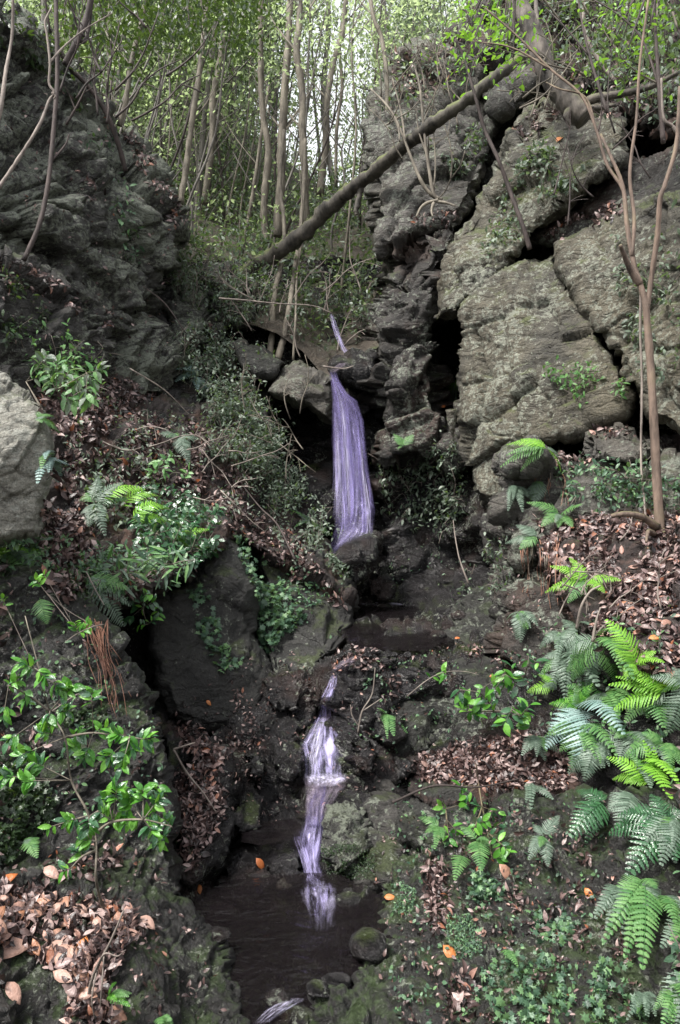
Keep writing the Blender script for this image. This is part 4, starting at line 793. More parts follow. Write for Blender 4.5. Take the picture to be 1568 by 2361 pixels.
foliage([(470,1480),(520,1490),(560,1540),(500,1555)], 90, 0.055, 'leaf_ivy', 'ivy', 'sparse ivy sprigs low on the smooth dark rock', 'ivy', tpl=T_IVY, rise=0.05, th=-0.1, s=44)
foliage([(-20,1740),(60,1780),(125,1850),(110,1900),(60,1930),(20,2000),(-20,1990)], 1100, 0.035, 'leaf_dark', 'ivy', 'dark small-leaved ivy mat on the boulder at the left edge', 'ivy', tpl=T_IVY, rise=0.04, th=-0.3, s=45)
foliage([(140,1320),(210,1310),(245,1370),(200,1390),(160,1370)], 350, 0.032, 'leaf_dark', 'ivy', 'dark ivy cushion on top of the big foreground boulder', 'ivy', tpl=T_BROAD, rise=0.06, th=-0.4, s=46)
foliage([(130,1630),(240,1640),(250,1680),(140,1680)], 260, 0.03, 'leaf_dark', 'ivy', 'dark ivy band across the face of the big foreground boulder', 'ivy', tpl=T_BROAD, rise=0.04, th=-0.3, s=47)
foliage([(1074,2270),(1150,2200),(1200,2230),(1330,2190),(1420,2230),(1490,2290),(1490,2380),(1140,2380)], 1150, 0.034, 'leaf_ivy', 'ivy', 'green ivy patch spreading over the bottom right of the lower bank', 'ivy', tpl=T_IVY, rise=0.05, th=0.08, sc=28, s=48)
foliage([(1080,2030),(1130,2025),(1165,2050),(1140,2085),(1085,2090)], 260, 0.03, 'leaf_ivy', 'ivy', 'small ivy tuft below the little ferns on the lower bank', 'ivy', tpl=T_IVY, rise=0.06, th=-0.2, s=49)
foliage([(1220,2110),(1350,2100),(1360,2160),(1250,2180)], 160, 0.035, 'leaf_ivy', 'ivy', 'thin ivy sprigs on the lower bank left of the glossy ferns', 'ivy', tpl=T_IVY, rise=0.05, th=0.0, s=50)
foliage([(1030,2120),(1090,2110),(1110,2200),(1060,2220),(1030,2170)], 900, 0.014, 'leaf_ivy', 'moss_cushion', 'pale green moss cushion beside the tan oval leaf', 'moss', tpl=T_TINY, rise=0.03, th=-0.3, s=51)
foliage([(905,2040),(960,2050),(950,2110),(910,2110)], 700, 0.013, 'leaf_ivy', 'moss_cushion', 'pale green moss cushion beside the orange leaf near the lower pool', 'moss', tpl=T_TINY, rise=0.03, th=-0.3, s=52)
foliage([(745,1960),(800,1950),(870,1980),(860,2030),(760,2030)], 1500, 0.014, 'leaf_dark', 'moss_cushion', 'dark moss cushion on the foot of the pale boulder', 'moss', tpl=T_TINY, rise=0.04, th=-0.4, s=53)
foliage([(1125,1220),(1180,1260),(1170,1380),(1130,1380),(1050,1400),(1060,1370)], 330, 0.05, 'leaf_grey', 'creeper', 'grey leaf sprigs on the rock corner right of the upper pool', 'creeper', rise=0.12, th=-0.05, s=54, stems=16)
foliage([(60,830),(150,820),(240,850),(240,900),(200,960),(140,940),(80,900)], 800, 0.06, 'fern_mid', 'shrub', 'light green leafy shrub above the pale boulder at left', 'shrub', rise=0.35, th=-0.05, s=55, stems=40)
foliage([(0,640),(90,650),(110,760),(0,800)], 500, 0.06, 'leaf_dark', 'creeper', 'dark creeper on the cliff at the left edge under the band of dead leaves', 'creeper', rise=0.15, th=-0.1, s=56, stems=10)
foliage([(180,310),(260,310),(310,480),(330,620),(280,600),(240,420)], 130, 0.08, 'leaf_ivy', 'creeper', 'few light leaves of a creeper hanging on the left cliff', 'creeper', rise=0.12, th=0.0, s=57, stems=10)
foliage([(380,640),(560,640),(660,700),(640,760),(520,760),(420,700)], 3400, 0.06, 'leaf_grey', 'shrub', 'grey-leaved shrub in the gap above the boulders', 'shrub', rise=0.6, th=-0.1, s=58, stems=90)
foliage([(640,660),(740,640),(860,650),(860,800),(800,810),(760,720),(700,800),(650,780)], 1700, 0.07, 'leaf_grey', 'shrub', 'leafy undergrowth around the small upper fall', 'undergrowth', rise=0.4, th=0.0, s=59, stems=60)
foliage([(560,800),(660,790),(760,840),(700,820),(640,870)], 100, 0.06, 'leaf_grey', 'creeper', 'few leaves on the boulders at the lip of the falls', 'creeper', rise=0.08, th=0.0, s=60, stems=6)
foliage([(1100,-40),(1568,-40),(1568,330),(1400,290),(1330,250),(1246,150),(1150,130)], 5200, 0.08, 'leaf_grey', 'undergrowth', 'grey-green undergrowth on the wooded bank at the top right', 'undergrowth', rise=0.8, th=0.0, s=61, stems=160)
foliage([(895,120),(1000,85),(1100,110),(1110,180),(960,280),(870,330),(850,300)], 900, 0.085, 'leaf_grey', 'shrub', 'twiggy shrub on the crest of the pinnacle', 'shrub', rise=0.5, th=0.0, s=62, stems=110)
foliage([(-40,-20),(60,30),(150,140),(230,240),(200,300),(60,150),(-40,120)], 800, 0.075, 'leaf_dark', 'creeper', 'dark creeper along the top of the left cliff', 'creeper', rise=0.35, th=-0.05, s=63, stems=60, stemmat='bark_dark')
foliage([(700,1280),(560,1210),(640,1230)], 60, 0.05, 'leaf_grey', 'creeper', 'loose grey leaves on the upper edge of the smooth rock', 'creeper', rise=0.08, th=-0.3, s=64)

foliage([(320,1180),(400,1170),(480,1200),(490,1270),(440,1300),(380,1300),(330,1270)], 1100, 0.06, 'leaf_glossy', 'shrub', 'dense dark glossy undergrowth behind the round-leaved shrub on the left slope', 'shrub', tpl=T_BROAD, rise=0.25, th=-0.3, s=65, stems=30)
foliage([(190,1290),(330,1290),(440,1300),(420,1340),(300,1390),(220,1400),(170,1340)], 900, 0.045, 'leaf_ivy', 'undergrowth', 'low green plants along the overhanging lower edge of the left slope', 'undergrowth', rise=0.15, th=-0.1, s=66, stems=20)
foliage([(190,1080),(330,1060),(380,1160),(300,1240),(200,1240)], 700, 0.05, 'leaf_grey', 'undergrowth', 'small grey-green plants among the ferns of the left slope', 'undergrowth', rise=0.2, th=0.0, s=67, stems=20)
foliage([(0,1230),(120,1250),(200,1310),(120,1340),(0,1330)], 500, 0.045, 'leaf_ivy', 'undergrowth', 'small plants on the crest of the foreground boulder beside the big fern', 'undergrowth', rise=0.12, th=-0.05, s=68, stems=10)
foliage([(560,1290),(700,1290),(800,1390),(720,1420),(640,1360)], 260, 0.05, 'leaf_ivy', 'creeper', 'scattered creeper leaves on the dark sloping ridge', 'creeper', rise=0.06, th=0.02, s=69, stems=6)
foliage([(1260,1450),(1568,1400),(1568,1700),(1400,1800),(1260,1700)], 900, 0.04, 'leaf_ivy', 'undergrowth', 'low green plants between the ferns of the fern bank', 'undergrowth', rise=0.12, th=0.0, s=74, stems=20)
foliage([(860,1240),(1060,1220),(1100,1330),(1050,1390),(900,1370)], 160, 0.04, 'leaf_ivy', 'creeper', 'few small leaves on the black wall above the upper pool', 'creeper', rise=0.04, th=0.02, s=75, stems=4)

foliage([(1575,200),(2050,300),(2050,900),(1575,900)], 2500, 0.07, 'leaf_grey', 'undergrowth', 'grey-green undergrowth on the bank beyond the right edge', 'undergrowth', rise=0.3, s=76, stems=60)
litter([(1572,1160),(2100,1150),(2200,2300),(1572,2300)], 4000, 0.08, s=90, th=-0.3, fmin=-0.2)
foliage([(1572,1500),(2100,1400),(2200,2300),(1572,2300)], 1800, 0.05, 'leaf_ivy', 'undergrowth', 'low green plants on the bank beyond the lower right edge', 'undergrowth', rise=0.15, s=77, stems=30)
litter([(-500,900),(-5,1000),(-5,2300),(-500,2300)], 3000, 0.08, s=91, th=-0.2, fmin=-0.3)

foliage([(150,900),(330,940),(520,1000),(640,1180),(780,1330),(700,1330),(520,1220),(330,1180),(140,1150)], 2600, 0.042, 'leaf_grey', 'seedlings', 'tiny grey-green seedlings scattered through the dead leaves of the left slope', 'seedlings', rise=0.14, th=-0.02, sc=26, s=78, stems=50)
foliage([(380,720),(480,760),(560,800),(540,880),(420,850)], 900, 0.05, 'leaf_grey', 'shrub', 'grey-leaved sprigs between the left cliff foot and the mossy boulder', 'shrub', rise=0.25, th=-0.1, s=79, stems=30)
foliage([(30,1400),(200,1420),(330,1600),(380,1760),(410,1950),(200,1950),(0,1700)], 700, 0.026, 'leaf_ivy', 'seedlings', 'tiny plants growing in the moss of the big foreground boulder', 'seedlings', tpl=T_BROAD, rise=0.04, th=0.05, sc=22, s=83)
foliage([(640,1290),(780,1330),(815,1440),(740,1500),(650,1460)], 300, 0.03, 'leaf_ivy', 'seedlings', 'tiny plants on the dark sloping ridge', 'seedlings', tpl=T_BROAD, rise=0.04, th=0.05, s=84)
foliage([(860,1520),(1240,1480),(1240,1680),(900,1740),(800,1700)], 800, 0.028, 'leaf_ivy', 'seedlings', 'tiny plants dotted over the broad mossy shelf', 'seedlings', tpl=T_BROAD, rise=0.04, th=0.08, sc=20, s=85)
foliage([(900,1800),(1400,1850),(1400,2361),(900,2361)], 1500, 0.024, 'leaf_ivy', 'seedlings', 'tiny plants and moss tufts over the lower bank', 'seedlings', tpl=T_BROAD, rise=0.03, th=0.06, sc=18, s=86)

# ---- ferns
def frond_mesh(B, T, W, arch, pairs, teeth=7, ang=62, droop=0.25, face=None, root=0.06):
    B = Vector(B); T = Vector(T); L = (T - B).length; ax = (T - B).normalized()
    up = Vector(face or (0, -0.55, 0.83)); up = (up - ax * up.dot(ax)).normalized()
    def at(t): return B.lerp(T, t) + up * (arch * L * 4 * t * (1 - t) * (1 - 0.3 * t))
    V, Fc = [], []
    def quad(a, b, c, d):
        k = len(V); V.extend([tuple(a), tuple(b), tuple(c), tuple(d)]); Fc.append((k, k + 1, k + 2, k + 3))
    # rachis
    n = 10; r = max(0.0016, L * 0.006); k0 = len(V)
    for i in range(n + 1):
        t = i / n; p = at(t); d = (at(min(1, t + .02)) - at(max(0, t - .02))).normalized(); s = d.cross(up).normalized(); u2 = s.cross(d)
        rr = r * (1 - 0.8 * t); V.extend([tuple(p + s * rr), tuple(p + u2 * rr), tuple(p - s * rr)])
    for i in range(n):
        a = k0 + 3 * i
        for c in range(3): Fc.append((a + c, a + (c + 1) % 3, a + 3 + (c + 1) % 3, a + 3 + c))
    for i in range(pairs):
        t = root + (1 - root) * (i + 0.5) / pairs; p = at(t); d = (at(min(1, t + .02)) - at(max(0, t - .02))).normalized()
        s = d.cross(up).normalized(); u2 = s.cross(d)
        w = W * 0.5 * min(1.0, (t / 0.25) ** 0.5 * 1.0) * (1 - t) ** 0.75 * 1.25 + W * 0.02
        bw = (1 - root) * L / pairs * 0.5 * 0.92
        for sg in (-1, 1):
            a = R_(ang + random.uniform(-5, 5)); dr = droop * random.uniform(0.5, 1.5); pd = (s * sg * math.sin(a) + d * math.cos(a)).normalized()
            pn = pd.cross(u2).normalized(); q0 = None; m = teeth
            k = len(V); V.append(tuple(p)); 
            for j in range(1, 2 * m + 1):
                tt = j / (2 * m + 1); c = p + pd * (w * tt) - u2 * (dr * w * tt * tt) ; ww = bw * (1 - tt ** 2.2) * (1.0 if j % 2 else 0.55) 
                c2 = c + pd * (bw * 0.3 if j % 2 else 0)
                V.extend([tuple(c2 + pn * ww - u2 * ww * 0.25), tuple(c), tuple(c2 - pn * ww - u2 * ww * 0.25)])
            V.append(tuple(p + pd * w - u2 * (dr * w))); e = len(V) - 1
            Fc.append((k, k + 1, k + 2)); Fc.append((k, k + 2, k + 3))
            for j in range(2 * m - 1):
                b = k + 1 + 3 * j; Fc.append((b, b + 3, b + 4, b + 1)); Fc.append((b + 1, b + 4, b + 5, b + 2))
            b = k + 1 + 3 * (2 * m - 1); Fc.append((b, e, b + 1)); Fc.append((b + 1, e, b + 2))
    return V, Fc
def fern(bx, by, fr, mat, label, off=0.08, tipoff=0.12, pairs=15, arch=0.14, teeth=6, ang=62, extra=0, droop=0.25):
    H, N = hit(bx, by); B = H + N * 0.02 + Vector((0, -off, 0.02))
    o = empty('fern', tuple(B), label, 'fern')
    fr = list(fr)
    if len(fr) > 1:
        for _ in range(2 + len(fr) // 2):
            g = random.choice(fr); a = math.atan2(g[1] - by, g[0] - bx) + random.uniform(-0.9, 0.9); Lg = math.hypot(g[0] - bx, g[1] - by) * random.uniform(0.5, 0.85)
            fr.append((bx + math.cos(a) * Lg, by + math.sin(a) * Lg, g[2] * 0.8, random.choice([mat, 'fern_grey', 'fern_mid']) if mat != 'leaf_glossy' else mat))
    for f in fr:
        tx, ty, W = f[:3]; mt = f[3] if len(f) > 3 and f[3] else mat; b2 = f[4] if len(f) > 4 else None
        Hb = B if b2 is None else (hit(*b2)[0] + N * 0.05)
        Yt = hit(tx, ty)[0].y; Yt = min(Yt, B.y + 0.25) - tipoff * random.uniform(0.7, 1.4)
        Yt = max(Yt, B.y - 0.6)
        T = P(tx, ty, Yt); Wm = W * 1.22 / F * Yt
        V, Fc = frond_mesh(Hb - B, T - B, Wm, arch * random.uniform(0.7, 1.3), pairs, teeth, ang, droop)
        link_mesh('frond', V, Fc, M[mt], smooth=False).parent = o
    return o
G, Dk, Bl, Br = 'fern_grey', 'fern_mid', 'fern_blue', 'fern_bright'
fern(1249,1045,[(1168,1025,42),(1294,1088,46),(1153,1077,36,'fern_mid'),(1200,1012,34)], Br, 'bright fern highest on the right-hand rock ledges, above a clump of dead fronds', off=0.1)
fern(1246,1120,[(1230,1166,40),(1214,1130,30)], G, 'small drooping grey fern under the highest bright fern')
fern(1284,1192,[(1214,1158,44),(1342,1162,44),(1248,1214,40),(1320,1215,36)], Dk, 'mid-green fern on the ledge level with the sapling foot')
fern(1236,1240,[(1165,1252,46),(1190,1210,40)], G, 'grey fern jutting left below the mid-green ledge fern')
fern(1342,1348,[(1256,1366,50),(1268,1305,40),(1432,1338,44),(1394,1366,40),(1313,1285,34)], Br, 'bright fern with spread fronds on a bare stalk at the soil edge', off=0.12)
fern(1330,1455,[(1280,1482,44),(1282,1510,46),(1296,1428,36),(1358,1440,36)], G, 'grey-green fern crown at the top of the fern bank')
fern(1365,1480,[(1306,1548,78,Dk),(1318,1570,64,Dk),(1419,1570,70,Dk),(1462,1567,56,Dk),(1352,1590,46,G)], Dk, 'large mid-green fern with broad hanging fronds below the grey crown', arch=0.2, pairs=18)
fern(1456,1534,[(1397,1427,70),(1513,1502,44),(1532,1527,46),(1418,1496,44),(1440,1560,40)], Br, 'yellow-green fern reaching upward at the right of the fern bank')
fern(1524,1588,[(1414,1636,62),(1402,1578,48),(1419,1560,44),(1560,1560,44)], Br, 'brightest yellow-green fern pointing left in the middle of the fern bank')
fern(1489,1592,[(1531,1678,84),(1440,1665,50)], Dk, 'green fern frond hanging under the brightest fern')
fern(1575,1575,[(1541,1690,76),(1500,1560,50),(1568,1650,60)], G, 'dark grey fern at the right edge of the fern bank')
fern(1328,1640,[(1257,1727,66,Bl),(1361,1783,150,Bl),(1440,1694,84,Bl),(1305,1720,60,Bl),(1313,1588,44,'leaf_bright'),(1366,1574,42,'leaf_bright'),(1266,1622,44,'leaf_bright')], Bl, 'large blue-grey fern with one broad frond hanging to a point', arch=0.22, pairs=20, teeth=8, ang=70)
fern(1483,1808,[(1398,1745,56),(1412,1796,50),(1483,1706,38),(1508,1722,36)], 'fern_bright', 'glossy bright fern right of the hanging blue-grey frond', arch=0.2)
fern(1471,1757,[(1558,1773,48),(1549,1842,60),(1568,1810,46)], 'fern_bright', 'bright fern at the right edge above the glossy dark ferns')
fern(1389,1850,[(1314,1930,86),(1329,1822,46),(1350,1945,50)], 'leaf_glossy', 'dark glossy fern with long narrow leaflets left of its bigger neighbour', arch=0.2, ang=60, pairs=12, teeth=4)
fern(1440,1830,[(1425,1930,74),(1404,1870,60)], G, 'grey-green fern hanging between the two glossy dark ferns')
fern(1528,1890,[(1444,2024,96),(1424,1880,70),(1556,1984,86),(1500,1830,50),(1568,1870,50)], 'leaf_glossy', 'big dark glossy fern with shining leaflets at the right', arch=0.16, ang=62, pairs=13, teeth=4)
fern(1469,2017,[(1481,2236,84),(1389,2175,60),(1500,2115,60),(1412,2064,52),(1440,2210,60)], Dk, 'drooping green fern below the big glossy fern', arch=0.14, pairs=17)
fern(1572,2115,[(1524,2185,66),(1580,2210,60)], G, 'grey fern at the right edge below the drooping green fern')
fern(1580,2228,[(1534,2345,80),(1560,2380,70)], G, 'large grey fern in the bottom right corner')
for x_, y_, mm, lb in ((1300,1520,G,'narrow grey fern at the left side of the fern bank'),(1400,1610,Dk,'mid-green fern half hidden under the bright fronds'),(1450,1690,G,'dull grey fern in the heart of the fern bank'),(1530,1720,Dk,'green fern at the right edge beneath the dark grey one'),
    (1380,1720,G,'grey fern under the broad blue-grey frond'),(1340,1690,Dk,'green fern left of the broad hanging frond'),(1560,1900,G,'grey fern right of the big glossy fern'),(1430,2060,G,'grey fern left of the drooping green fern'),(1520,2080,Dk,'green fern between the glossy and the corner ferns'),(1550,2300,Dk,'green fern in the bottom right corner, behind the grey one'),
    (1470,2300,G,'small grey fern left of the corner fern'),(1240,1700,G,'small grey fern at the right end of the leaf shelf'),(1290,1470,G,'thin grey fern above the leafy sprays'),(1200,1420,G,'thin grey fern on the dark corner rock'),(1180,1130,G,'thin hanging fern on the lower edge of the main slab')):
    fl = []
    for q_ in range(6):
        a_ = R_(random.uniform(-200, -10) if q_ < 3 else random.uniform(-150, -30)); l_ = random.uniform(50, 105) * (0.6 if lb.startswith(('small', 'thin')) else 1); fl.append((x_ + math.cos(a_) * l_, y_ - math.sin(a_) * l_, l_ * random.uniform(0.5, 0.7)))
    fern(x_, y_, fl, mm, lb, arch=0.2, off=0.02)
fern(1095,1930,[(1110,2008,56),(1060,1905,26),(1130,1950,26)], Dk, 'small green fern with a wide frond under the leafy plant at lower right')
fern(1056,1968,[(1048,2030,48)], 'fern_mid', 'single small fern frond left of the wide-fronded little fern')
fern(1015,1905,[(964,1884,30),(1002,1958,30),(980,1920,26)], 'fern_mid', 'little fern among the stems left of the leafy plant')
fern(1209,1815,[(1276,1843,36),(1240,1822,30)], G, 'small pale fern on the back of the leaf shelf')
fern(1240,1930,[(1264,1998,40),(1229,1900,26),(1290,1880,36)], G, 'small grey fern on the lower bank above the ivy')
fern(1152,2187,[(1194,2228,32)], Dk, 'tiny green fern above the bottom right ivy patch')
fern(884,1645,[(909,1697,36),(870,1633,22),(940,1690,24)], Dk, 'small fern on the mossy shelf right of the upper cascade')
fern(1279,1574,[(1214,1596,44),(1240,1555,26)], Br, 'small yellow-green fern beside the leafy spray')
fern(713,1215,[(767,1236,34,Dk),(670,1176,24)], Dk, 'fern leaning toward the foot of the waterfall from the left')
fern(930,1035,[(907,1000,24),(953,1002,30),(918,1030,26)], Dk, 'small fern on the rock right of the waterfall')
fern(123,1068,[(86,1115,44),(160,1072,36),(135,1112,44),(104,1058,30)], Bl, 'pale blue fern growing at the right side of the pale left boulder')
fern(250,1170,[(198,1136,48,'fern_mid'),(284,1112,48),(205,1214,50),(243,1236,44),(300,1150,40,'leaf_glossy'),(228,1098,36)], G, 'bushy grey-green fern in the middle of the left slope', off=0.35)
fern(272,1168,[(336,1128,56)], Br, 'topmost of the three bright fern fronds on the left slope', arch=0.3, off=0.42, tipoff=0.1)
fern(305,1184,[(366,1143,60)], Br, 'middle one of the three bright fern fronds on the left slope', arch=0.3, off=0.42, tipoff=0.1)
fern(330,1210,[(390,1172,60),(395,1208,60)], Br, 'lowest of the three bright fern fronds on the left slope', arch=0.3, off=0.42, tipoff=0.1)
fern(423,1245,[(482,1220,40),(440,1262,36),(455,1238,34)], Br, 'yellow-green fern tip at the right end of the left thicket', off=0.35)
fern(240,1335,[(283,1443,84),(302,1398,50)], G, 'grey fern hanging over the big foreground boulder', off=0.35, arch=0.12, pairs=20)
fern(46,1290,[(168,1278,60,Dk),(92,1362,56,Dk),(-6,1305,50),(99,1255,44),(8,1268,44),(66,1226,40),(150,1322,54,Dk)], Br, 'big green fern at the left edge below the pale boulder', arch=0.18, pairs=17, off=0.3, tipoff=0.1)
fern(100,1388,[(109,1438,50)], Dk, 'short green fern frond below the big fern at the left edge')
fern(415,1018,[(364,1000,40),(462,1012,40),(436,1068,36)], G, 'grey fern on the leafy slope under the lichened cliff')
fern(455,880,[(398,852,44),(482,900,40),(404,880,40),(430,838,34)], Bl, 'pale fern at the right foot of the left cliff')
fern(100,985,[(122,960,36),(140,1000,36),(90,950,30)], Dk, 'small green fern just above the pale left boulder')
fern(78,1928,[(86,1978,46),(60,1935,26)], Dk, 'little fern on the foreground boulder under the leafy shrub')
fern(275,2285,[(300,2320,30),(268,2265,26)], 'leaf_bright', 'small bright plant on the bottom left rock')
fern(385,2340,[(372,2375,30),(400,2365,30)], Dk, 'tiny fern at the bottom edge left of the pool')

# ---- leafy shrubs whose single leaves can be told apart
LM = {}
def leaf_obj(kind, mat):
    if (kind, mat) not in LM:
        V, Fc = {'a': leaf_tpl(0.46, 4, 0.12, 0.25), 'b': leaf_tpl(0.40, 4, 0.22, 0.35), 'c': leaf_tpl(0.17, 5, 0.12, 0.3)}[kind]
        me = bpy.data.meshes.new('leaf'); me.from_pydata([tuple(v) for v in V], [], Fc); me.materials.append(M[mat])
        me.polygons.foreach_set('use_smooth', [True] * len(Fc)); LM[kind, mat] = me
    return LM[kind, mat]
def put_leaf(root, pos, d, nrm, size, kind, mat):
    d = d.normalized(); x = d.cross(nrm)
    if x.length < 1e-3: return
    x.normalize(); z = x.cross(d); o = bpy.data.objects.new('leaf', leaf_obj(kind, mat)); COL.objects.link(o)
    o.parent = root; m = Matrix((x, d, z)).transposed().to_4x4(); m.translation = pos; o.matrix_local = m @ Matrix.Scale(size, 4)
def shrub(bx, by, stems, sprays, label, off=0.35, mat='leaf_bright', size=0.055, cat='shrub', kind='ab', r=0.006, stemmat='bark', per=7, name='shrub', spread=1.0):
    """stems: polylines in photo units; sprays: (x, y, radius) leafy twig ends"""
    H, N = hit(bx, by); o = empty(name, tuple(H), label, cat); Y0 = H.y - off
    def pt(x, y): 
        return P(x, y, min(hit(x, y)[0].y - 0.06, Y0 + random.uniform(-0.08, 0.08))) - H
    for st in stems:
        mb = MB(); tube(mb, [pt(x, y) if (i or (x, y) != (bx, by)) else Vector() for i, (x, y) in enumerate(st)], r, r * 0.35, 6, 6, knob=0.12)
        mb.build('stem', M[stemmat]).parent = o
    allp = [q for st in stems for q in st]; mb = MB(); cnt = 0
    for sp in sprays:
        x, y, rad = sp[:3]; n = sp[3] if len(sp) > 3 else per
        c = pt(x, y); nx = min(allp, key=lambda q: (q[0] - x) ** 2 + (q[1] - y) ** 2)
        a = pt(*nx); ddir = Vector((x - nx[0], 0, -(y - nx[1])))
        if ddir.length < 5: ddir = Vector((random.uniform(-1, 1), 0, 0.6))
        ddir.normalize(); rm = rad / F * Y0
        e = c + ddir * rm * 0.6; s0 = c - ddir * rm * 0.6
        tube(mb, [a, s0, e], 0.0022, 0.0010, 4, 3)
        for k in range(n):
            t = k / max(1, n - 1); p = s0.lerp(e, t); sg = 1 if k % 2 else -1
            side = ddir.cross(Vector((0, -1, 0.2))).normalized() * sg
            d = side * random.uniform(0.5, 1.0) + ddir * random.uniform(0.2, 0.9) + Vector(rdir(1)[0]) * 0.45 * spread + Vector((0, -0.25, -0.12))
            nr = Vector((0, -0.55, 0.75)) + Vector(rdir(1)[0]) * 0.55
            if cnt < 300: put_leaf(o, p, d, nr, size * random.uniform(0.7, 1.2), random.choice(kind), mat if not isinstance(mat, list) else random.choice(mat)); cnt += 1
    if mb.n: tw = mb.build('twig', M[stemmat]); tw.parent = o; tw['kind'] = 'stuff'
    return o
LB = ['leaf_bright', 'leaf_bright', 'leaf_glossy']
shrub(228,1990,[[(228,1990),(222,1960),(205,1880),(165,1800),(150,1700),(115,1640),(92,1550),(58,1420)],[(205,1885),(260,1850),(300,1830)],[(150,1700),(215,1690),(300,1700)],[(115,1640),(60,1600),(20,1580)]],
      [(65,1535,24),(30,1575,24),(98,1555,24),(135,1585,24),(60,1605,22),(160,1590,20),(30,1700,26),(62,1735,26),(108,1690,24),(90,1762,24),(160,1712,24),(240,1680,26),(272,1692,24),(302,1712,26),(336,1704,20),(285,1752,26),(200,1735,24),(255,1742,22),(20,1790,24),(70,1800,24),(112,1655,22),(212,1612,14,5),(145,1640,18),(10,1640,20),(180,1690,20)],
      'bright glossy-leaved shrub sprawling across the foreground boulder at left, upper part', size=0.055, mat=LB, per=12)
shrub(240,2100,[[(240,2100),(222,2030),(222,1940),(205,1880)],[(222,1920),(260,1895),(330,1890),(395,1905)],[(222,1960),(190,1975),(165,2000)]],
      [(165,1890,18),(205,1900,20),(240,1880,22),(272,1892,22),(305,1888,22),(345,1880,24),(350,1912,22),(388,1898,22),(372,1935,20),(290,1830,20),(330,1832,22),(362,1820,18),(200,1935,20),(185,1962,18),(155,2005,14,5),(268,1828,18),(250,1845,18),(300,1850,18),(360,1850,16),(120,1905,10,3)],
      'lower spray of the bright glossy-leaved shrub, just above the drift of dead leaves', size=0.048, mat=LB, per=12)
shrub(240,1440,[[(215,1620),(80,1540)],[(240,1440),(215,1445),(180,1460),(150,1480)],[(120,1640),(180,1600),(215,1600)]], [(205,1440,14,7),(175,1445,16,8),(190,1455,12,5),(90,1345,14,6),(105,1330,12,5),(10,1390,16,6),(215,1600,16,7)], 'thin twigs with small bright leaf tufts across the foreground boulder', size=0.05, mat='leaf_bright', r=0.004, stemmat='twig')
shrub(380,1300,[[(380,1300),(400,1250),(360,1230)],[(380,1300),(440,1270)]], [(350,1220,26),(380,1225,26),(410,1240,26),(440,1255,24),(360,1250,26),(330,1240,24),(395,1265,24),(420,1280,22),(450,1290,20),(345,1275,24),(375,1290,22),(415,1215,22),(320,1205,22),(440,1225,20),(390,1195,20),(430,1190,22),(470,1190,20),(500,1180,18)], 'dense shrub of round glossy dark leaves on the left slope', size=0.062, mat=['leaf_glossy', 'leaf_ivy', 'leaf_glossy'], kind='a', per=10)
shrub(350,1370,[[(350,1370),(330,1400),(340,1440)],[(350,1370),(365,1400)]], [(320,1400,20),(345,1392,22),(365,1410,20),(300,1425,16),(330,1440,12,5),(352,1430,16),(340,1370,18)], 'glossy leaves hanging at the right side of the drooping grey fern', size=0.058, mat=['leaf_glossy', 'leaf_bright'], kind='a', per=7)
shrub(340,1335,[[(340,1335),(280,1322),(210,1330)],[(340,1335),(400,1300),(450,1290)]], [(240,1300,30,6),(270,1310,30,6),(300,1295,30,6),(330,1305,34,7),(360,1300,34,7),(395,1290,34,7),(430,1300,30,6),(280,1328,26,5),(380,1320,26,5),(340,1280,26,5),(310,1320,26,5)], 'shrub with long narrow leaves reaching out sideways on the left slope', size=0.13, mat=['leaf_ivy', 'fern_grey', 'fern_mid'], kind='c', per=6)
shrub(380,1110,[[(380,1110),(378,1080),(380,1060)],[(380,1110),(400,1090),(430,1095)]], [(365,1065,18,7),(385,1058,18,7),(355,1085,16,6),(380,1085,16,6),(430,1095,18,7)], 'small plant with light green leaves standing in the dead leaves of the left slope', size=0.075, mat='fern_mid', kind='a')
shrub(60,940,[[(95,940),(60,880)],[(130,900),(200,860)]], [(150,870,28),(120,880,28),(90,870,26),(180,880,26),(210,870,26),(225,855,20),(100,830,24),(130,850,22),(160,920,24),(200,905,24)], 'light green leafy sprays in front of the left cliff foot', size=0.07, mat=['fern_mid', 'leaf_grey'], per=8)
shrub(1104,1560,[[(939,1605),(985,1568),(1024,1550),(1070,1548),(1104,1556)]], [(1000,1560,14,4),(1025,1552,12,4)], 'bare twig with a few bright leaves on the mossy shelf', size=0.075, mat='leaf_bright', kind='a', stemmat='twig', r=0.004)
shrub(1140,1640,[[(1140,1640),(1110,1600),(1060,1590)],[(1140,1640),(1080,1640)],[(1140,1640),(1180,1640),(1210,1660)]], [(1075,1625,28,9),(1104,1618,26,7),(1134,1629,26,7),(1060,1595,18,5),(1090,1645,22,6),(1150,1655,20,5)], 'left spray of broad glossy leaves on the mossy shelf', size=0.078, mat=LB, kind='a', spread=1.2)
shrub(1200,1580,[[(1200,1580),(1180,1565),(1164,1555)],[(1200,1580),(1215,1540),(1219,1515)]], [(1164,1560,28,8),(1185,1572,22,6),(1145,1575,22,5),(1220,1522,16,3),(1244,1530,18,4),(1114,1585,14,3),(1140,1590,14,3),(1180,1550,20,5)], 'upper right spray of broad glossy leaves beside the yellow-green fern', size=0.08, mat=LB, kind='a', spread=1.2)
shrub(1230,1680,[[(1230,1680),(1200,1650),(1180,1635)]], [(1199,1650,26,8),(1215,1665,20,5),(1165,1665,18,5),(1216,1632,16,4),(1180,1640,18,5)], 'lower right spray of broad glossy leaves over the leaf shelf', size=0.076, mat=LB, kind='a', spread=1.2)
